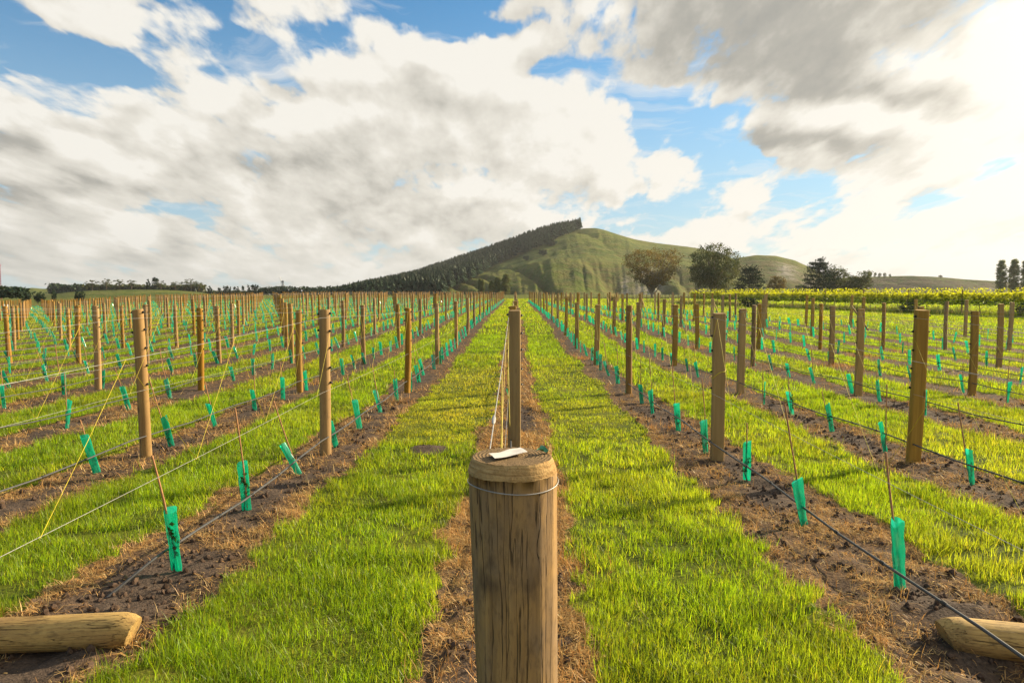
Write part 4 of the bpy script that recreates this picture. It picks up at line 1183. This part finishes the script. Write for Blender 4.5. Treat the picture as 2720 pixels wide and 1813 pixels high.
def make_forest():
    g = Geo(); X, Y, Z = MAIN
    bx = np.array([776, 766, 709, 672, 635, 612, 560]); by = np.array([1180, 1216, 1310, 1400, 1482, 1541, 1545])
    n = 170000; nu = X.shape[1]
    fi = RNG.uniform(0, 155, n); fj = RNG.uniform(0, nu-1.001, n)
    i, j = fi.astype(int), fj.astype(int); a, b = fi-i, fj-j
    def bl(M): return (M[i, j]*(1-b)+M[i, j+1]*b)*(1-a)+(M[i+1, j]*(1-b)+M[i+1, j+1]*b)*a
    x, y, z = bl(X), bl(Y), bl(Z)
    px = 1369+1813*x/y; py = 784-1813*(z-1.92)/y
    lim = np.interp(-py, -bx, by)
    inside = (px < lim-3+4*vnoise(py/9, py*0, 5)) & (px > 770)
    x, y, z, edge = x[inside], y[inside], z[inside], (lim-px)[inside]
    # even out the spacing
    cell = {}; keep = []  # one tree to a cell
    for q in range(len(x)):
        c = (int(x[q]/3.1), int(y[q]/3.5))
        if c not in cell: cell[c] = 1; keep.append(q)
    keep = np.array(keep); x, y, z, edge = x[keep], y[keep], z[keep], edge[keep]; n = len(x)
    h = RNG.uniform(9.6, 12.6, n)*np.interp(px[inside][keep], [770, 860, 960, 1080], [.25, .45, .75, 1.0]); r = RNG.uniform(2.3, 3.1, n)
    tv = RNG.uniform(.8, 1.15, n)
    for t in range(7):
        f = t/6.5
        for s in range(6):
            a = RNG.uniform(0, 2*PI, n); w = .55+.2*RNG.random(n)
            rr = r*(1-f)**.75*RNG.uniform(.75, 1.25, n)+.15
            zc = z+h*(.20+.8*f); dz = h*.20
            p0 = np.stack([x, y, zc+dz*.8], -1)
            p1 = np.stack([x+rr*np.cos(a-w), y+rr*np.sin(a-w), zc-dz*.10*RNG.random(n)], -1)
            p2 = np.stack([x+rr*np.cos(a+w), y+rr*np.sin(a+w), zc-dz*.10*RNG.random(n)], -1)
            T = np.repeat((tv*RNG.uniform(.8, 1.2, n))[:, None]*np.ones(3), 3, 0)
            g.add(np.stack([p0, p1, p2], 1).reshape(-1, 3), np.arange(3*n).reshape(n, 3), T)
    # pale bare stems show along the open edge
    e = np.where(edge < 16)[0]
    for q in e:
        b = np.array([x[q], y[q], z[q]-1]); g.add([b+[-.13, 0, 0], b+[.13, 0, 0], b+[.1, .1, h[q]*.4+1], b+[-.1, .1, h[q]*.4+1]], [[0, 1, 2, 3]], np.tile([1.9, 1.25, 1.2], (4, 1)))
    tag(g.build('pine_forest', MAT['pine'], tint=True), 'dark pine forest covering the left shoulder of the hill', 'forest', kind='stuff')
    # shelter belts
    def belt(name, p0, p1, top0, top1, d0, d1, thick, label, mat, spiky, base=None):
        g = Geo(); n = 2600
        t = RNG.random(n); px = p0+(p1-p0)*t; d = d0+(d1-d0)*t
        x = (px-1369)/1813*d
        zb = lie(d) if base is None else 1.92+(784-base)/1813*d
        lump = fbm(px/7.0, px*0+d0, 3, 3)
        zt = 1.92+(784-(top0+(top1-top0)*t))/1813*d
        hh = (zt-zb)*(.72+.55*lump)
        f = RNG.random(n)**.8
        P = np.stack([x+RNG.normal(0, .5, n), d+RNG.normal(0, thick, n), zb+hh*f], -1)
        leaf_quads(g, P, (1.5*d0/400)*RNG.uniform(.7, 1.6, n)*(1-.4*f*spiky), clump_tint(n, .7, 1.25), aspect=.8)
        tag(g.build(name, mat, tint=True), label, 'shelter belt', kind='stuff')
    belt('tree_belt', 140, 262, 756, 761, 520, 520, 4, 'dark plantation edge behind the low green rise on the far left', MAT['pine'], 0, 780)
    belt('tree_belt', 228, 545, 758, 758, 445, 445, 2, 'dark shelter belt under the gum trees on the low green rise', MAT['leaf'], 0, 775)
    belt('tree_belt', 690, 940, 763, 762, 380, 380, 3, 'long dark shelter belt running from the wind machine to the pine forest', MAT['pine'], 1)
    belt('tree_belt', -20, 56, 764, 764, 172, 172, 1.5, 'dark tree clump at the far field corner', MAT['pine'], 0)
    belt('tree_belt', 540, 700, 775, 774, 410, 410, 2, 'low dark hedge behind the thin line of poplars', MAT['leaf'], 0)
make_forest()

# ------------------------------------------------------------------ mature vines, rough grass, fence
HA, HB = np.array([26.0, 101.0]), np.array([39.4, 40.0])
def make_mature_vines():
    dirv = (HB-HA); Ln = np.linalg.norm(dirv); dirv /= Ln; nrm = np.array([-dirv[1], dirv[0]])
    if nrm[0] < 0: nrm = -nrm
    for row in range(5):
        A = HA+nrm*row*2.6+dirv*row*1.0
        g = Geo(); n = (30000, 14000, 12000, 10000, 9000)[row]
        t = RNG.random(n)*Ln; c = fbm(t*.55, t*0+row*9, 91, 3); c2 = vnoise(t*1.4, t*0+row*3, 92)
        f = RNG.beta(1.3, 1.2, n)
        hh = .72+.12*(c2-.5)+(.92+.40*(c-.5))*f
        wid = (.32+.25*(c2-.5))*(1-.45*np.abs(2*f-1))
        P = A+dirv*t[:, None]+nrm*(RNG.normal(0, 1, n)*wid*.8)[:, None]
        # thinner where one vine meets the next
        keep = RNG.random(n) < .35+.75*np.sin(PI*((t/1.7) % 1))**.5
        shoots = RNG.random(n) < .07; hh = np.where(shoots, 1.55+RNG.random(n)**1.6*.6, hh)
        Z = lie(P[:, 1])+hh
        v = RNG.uniform(.6, 1.2, n)
        young = np.clip((hh-1.0)/.55, 0, 1)  # yellow tips, plus backlit brightness painted into the upper leaves
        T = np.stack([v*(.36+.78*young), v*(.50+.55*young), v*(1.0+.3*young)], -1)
        P3 = np.stack([P[:, 0], P[:, 1], Z], -1)[keep]
        if row == 0:
            e = empty('vine_row', (0, 0, 0))
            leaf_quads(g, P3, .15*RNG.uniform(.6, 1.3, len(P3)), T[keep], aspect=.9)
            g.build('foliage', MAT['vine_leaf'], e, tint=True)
            for q in np.arange(.8, Ln, 1.7):
                p = A+dirv*q; z = float(lie(p[1])); k = Geo()
                k.tube([(p[0], p[1], z-.05), (p[0]+.04*math.sin(q*3), p[1], z+.4), (p[0]+.03*math.cos(q*5), p[1]+.02, z+.85)], [.035, .028, .03], 6)
                k.build('trunk', MAT['bark'], e, smooth=True)
            tag(e, "leafy yellow-green vine row nearest the track, trunks showing below", 'vine row', 'leafy mature vine rows')
            for q in np.arange(2, Ln, 5.6):
                p = A+dirv*q-nrm*.05; z = float(lie(p[1]))
                po = link(bpy.data.objects.new('vine_post', ROUND[int(q) % 4])); po.location = (p[0], p[1], z); po.scale = (.85, .85, 1.16)
                tag(po, f"dark post {ordinal(int(round((q-2)/5.6))+1)} from the far end of the leafy vine row", 'post', 'posts of the leafy vine row')
        else:
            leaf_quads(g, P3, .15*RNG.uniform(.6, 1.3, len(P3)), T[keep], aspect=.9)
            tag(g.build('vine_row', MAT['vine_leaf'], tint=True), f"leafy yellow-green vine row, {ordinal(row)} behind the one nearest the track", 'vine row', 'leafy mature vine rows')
    g = Geo(); n = 15000
    t = RNG.uniform(-.15, 1.05, n)*Ln; o = RNG.uniform(-3.6, 1.6, n)
    P = HA+dirv*t[:, None]+nrm*o[:, None]
    cl = fbm(P[:, 0]*.6, P[:, 1]*.4, 93, 3)
    keep = cl+RNG.uniform(-.2, .2, n) > .42; P, o, cl = P[keep], o[keep], cl[keep]; n = len(P)
    tan = sstep(-2.6, -1.0, o)*sstep(.3, .5, cl)
    v = RNG.uniform(.6, 1.25, n)
    T = np.stack([v*(.55+.65*tan), v*(.85+.2*tan), v*(.3+.9*tan)], -1)
    blades(g, P[:, 0], P[:, 1], lie(P[:, 1])-.03, RNG.uniform(.25, .75, n)*(.6+.9*cl), .035*RNG.uniform(.6, 1.4, n), np.abs(RNG.normal(.25, .25, n)), RNG.uniform(0, 2*PI, n), T, .7, 2)
    tag(g.build('rough_grass', MAT['rough'], tint=True), 'unmown seeding grass along the foot of the leafy vines', 'grass', kind='stuff')
    for i, (px, top, d, s, lab) in enumerate(((1630, 768, 118, 1.0, "pale feathery grass tussock left of the spreading brown tree"), (1512, 776, 120, .9, "wide pale grass tussock at the row ends right of middle row"),
                                              (1482, 775, 121, .7, "small pale grass tussock nearest the middle row at the row ends"))):
        x, y, z = spot(px, d); g = Geo(); n = 420
        a = RNG.uniform(0, 2*PI, n); r = RNG.random(n)**.7*.7*s
        blades(g, x+r*np.cos(a), y+r*np.sin(a), np.full(n, z), RNG.uniform(.9, 1.9, n)*s, np.full(n, .06), np.abs(RNG.normal(.3, .2, n)), a, np.tile([1.5, 1.35, 1.6], (n, 1))*RNG.uniform(.7, 1.2, (n, 1)), .9, 2)
        tag(g.build('grass_tussock', MAT['rough'], tint=True), lab, 'tussock')
    for i in range(18):
        x = 15.6+.72*i+random.uniform(-.1, .1); y = 113-.15*i; z = float(lie(y)); g = Geo()
        g.tube([(x, y, z-.1), (x+.01, y, z+.7), (x+.02*random.uniform(-1, 1), y, z+1.3)], .045, 6)
        tag(g.build('fence_post', MAT['post_grey']), f"thin grey fence post, {ordinal(i+1)} counting from the middle row towards the leafy vines", 'fence post', 'thin fence posts beyond the right-hand rows')
make_mature_vines()

def make_far_things():
    x, y, z = spot(753, 395); e = empty('wind_machine', (x, y, z))
    zt = 1.92+(784-749)/1813*395-z
    g = Geo(); g.tube([(0, 0, -.2), (0, 0, zt*.5), (0, 0, zt)], [.55, .42, .36], 10); g.build('tower', MAT['steel'], e, smooth=True)
    g = Geo(); g.tube([(-.9, -.4, zt+.1), (-.3, -.2, zt+.35), (.5, 0, zt+.3)], [.3, .5, .35], 8); g.build('gearbox', MAT['steel'], e, smooth=True)
    for s, ang in ((1, 1.75), (-1, 1.75)):
        g = Geo(); L = 2.9; c, d = math.cos(ang)*s, math.sin(ang)*s
        P = [(-.95+c*q*L, -.5, zt+.2+d*q*L) for q in (0, .3, .7, 1)]
        g.tube(P, [.16, .2, .17, .08], 6); g.build('blade', MAT['white'], e, smooth=True)
    tag(e, "small wind machine with two-bladed fan at the far field edge", 'wind machine')
    x, y, z = spot(1.2, 300); e = empty('mast', (x, y, z)); h = 1.92+(784-706)/1813*300-z
    g = Geo()
    for a in range(3):
        q = a*2.1; g.tube([(.2*math.cos(q), .2*math.sin(q), 0), (.2*math.cos(q), .2*math.sin(q), h)], .05, 5)
    for i in range(14):
        for a in range(3):
            q, r = a*2.1, (a+1)*2.1; g.tube([(.2*math.cos(q), .2*math.sin(q), h*i/14), (.2*math.cos(r), .2*math.sin(r), h*(i+1)/14)], .03, 4, caps=False)
    g.build('shaft', MAT['red'], e)
    g = Geo(); g.tube([(0, 0, h-.1), (0, 0, h+.35), (0, 0, h+.7)], [.3, .34, .15], 8); g.build('beacon', MAT['red'], e, smooth=True)
    tag(e, "thin red mast at the photo's left edge behind the vineyard", 'mast')
    for i, (px, lab) in enumerate(((6.5, "left one of three white pegs among the far posts"), (10.5, "middle one of three white pegs among the far posts"), (16.5, "right one of three white pegs among the far posts"))):
        x, y, z = spot(px, 116); g = Geo(); g.tube([(x, y, z), (x, y, z+.5), (x+.02, y, z+.95)], [.11, .10, .09], 7)
        tag(g.build('white_peg', MAT['white']), lab, 'peg', 'white pegs among the far posts')
make_far_things()

# ------------------------------------------------------------------ air
def make_haze():
    x0, x1, y0, y1, z0, z1 = -2700, 2700, -80, 2100, -5, 135
    V = [(x, y, z) for z in (z0, z1) for y in (y0, y1) for x in (x0, x1)]
    g = Geo(); g.add(V, [[0, 2, 3, 1], [4, 5, 7, 6], [0, 1, 5, 4], [2, 6, 7, 3], [0, 4, 6, 2], [1, 3, 7, 5]])
    m, t = newmat('haze_air'); N = NT(t)
    v = N.n('ShaderNodeVolumePrincipled'); v.inputs['Color'].default_value = (.93, .95, .97, 1)
    v.inputs['Density'].default_value = .00009; v.inputs['Anisotropy'].default_value = .35
    o = N.n('ShaderNodeOutputMaterial'); t.links.new(v.outputs[0], o.inputs['Volume'])
    tag(g.build('haze', m), 'thin pale haze in the air over the whole valley', 'haze', kind='stuff')
make_haze()

# ------------------------------------------------------------------ camera, sun, view
def make_camera():
    cd = bpy.data.cameras.new("camera"); cd.sensor_width = 36; cd.lens = 1813/2720*36
    cd.clip_start = .05; cd.clip_end = 20000
    c = link(bpy.data.objects.new("camera", cd)); c.location = (0, 0, CAM_H)
    c.rotation_euler = (PI/2-PITCH, 0, math.atan(9/1813))
    S.camera = c
    sd = bpy.data.lights.new("sun", 'SUN'); sd.energy = 5.0; sd.angle = math.radians(.6); sd.color = (1, .83, .58)
    o = link(bpy.data.objects.new("sun", sd)); o.rotation_euler = SUN_DIR.to_track_quat('Z', 'Y').to_euler()
    S.view_settings.view_transform = 'Standard'; S.view_settings.look = 'None'
    S.view_settings.gamma = 1; S.view_settings.exposure = 1.1
    S.cycles.max_bounces = 6; S.cycles.diffuse_bounces = 3; S.cycles.transparent_max_bounces = 10
    S.cycles.transmission_bounces = 3; S.cycles.glossy_bounces = 2
    S.cycles.caustics_reflective = False; S.cycles.caustics_refractive = False
    S.cycles.sample_clamp_indirect = 5; S.cycles.volume_bounces = 0
make_camera()
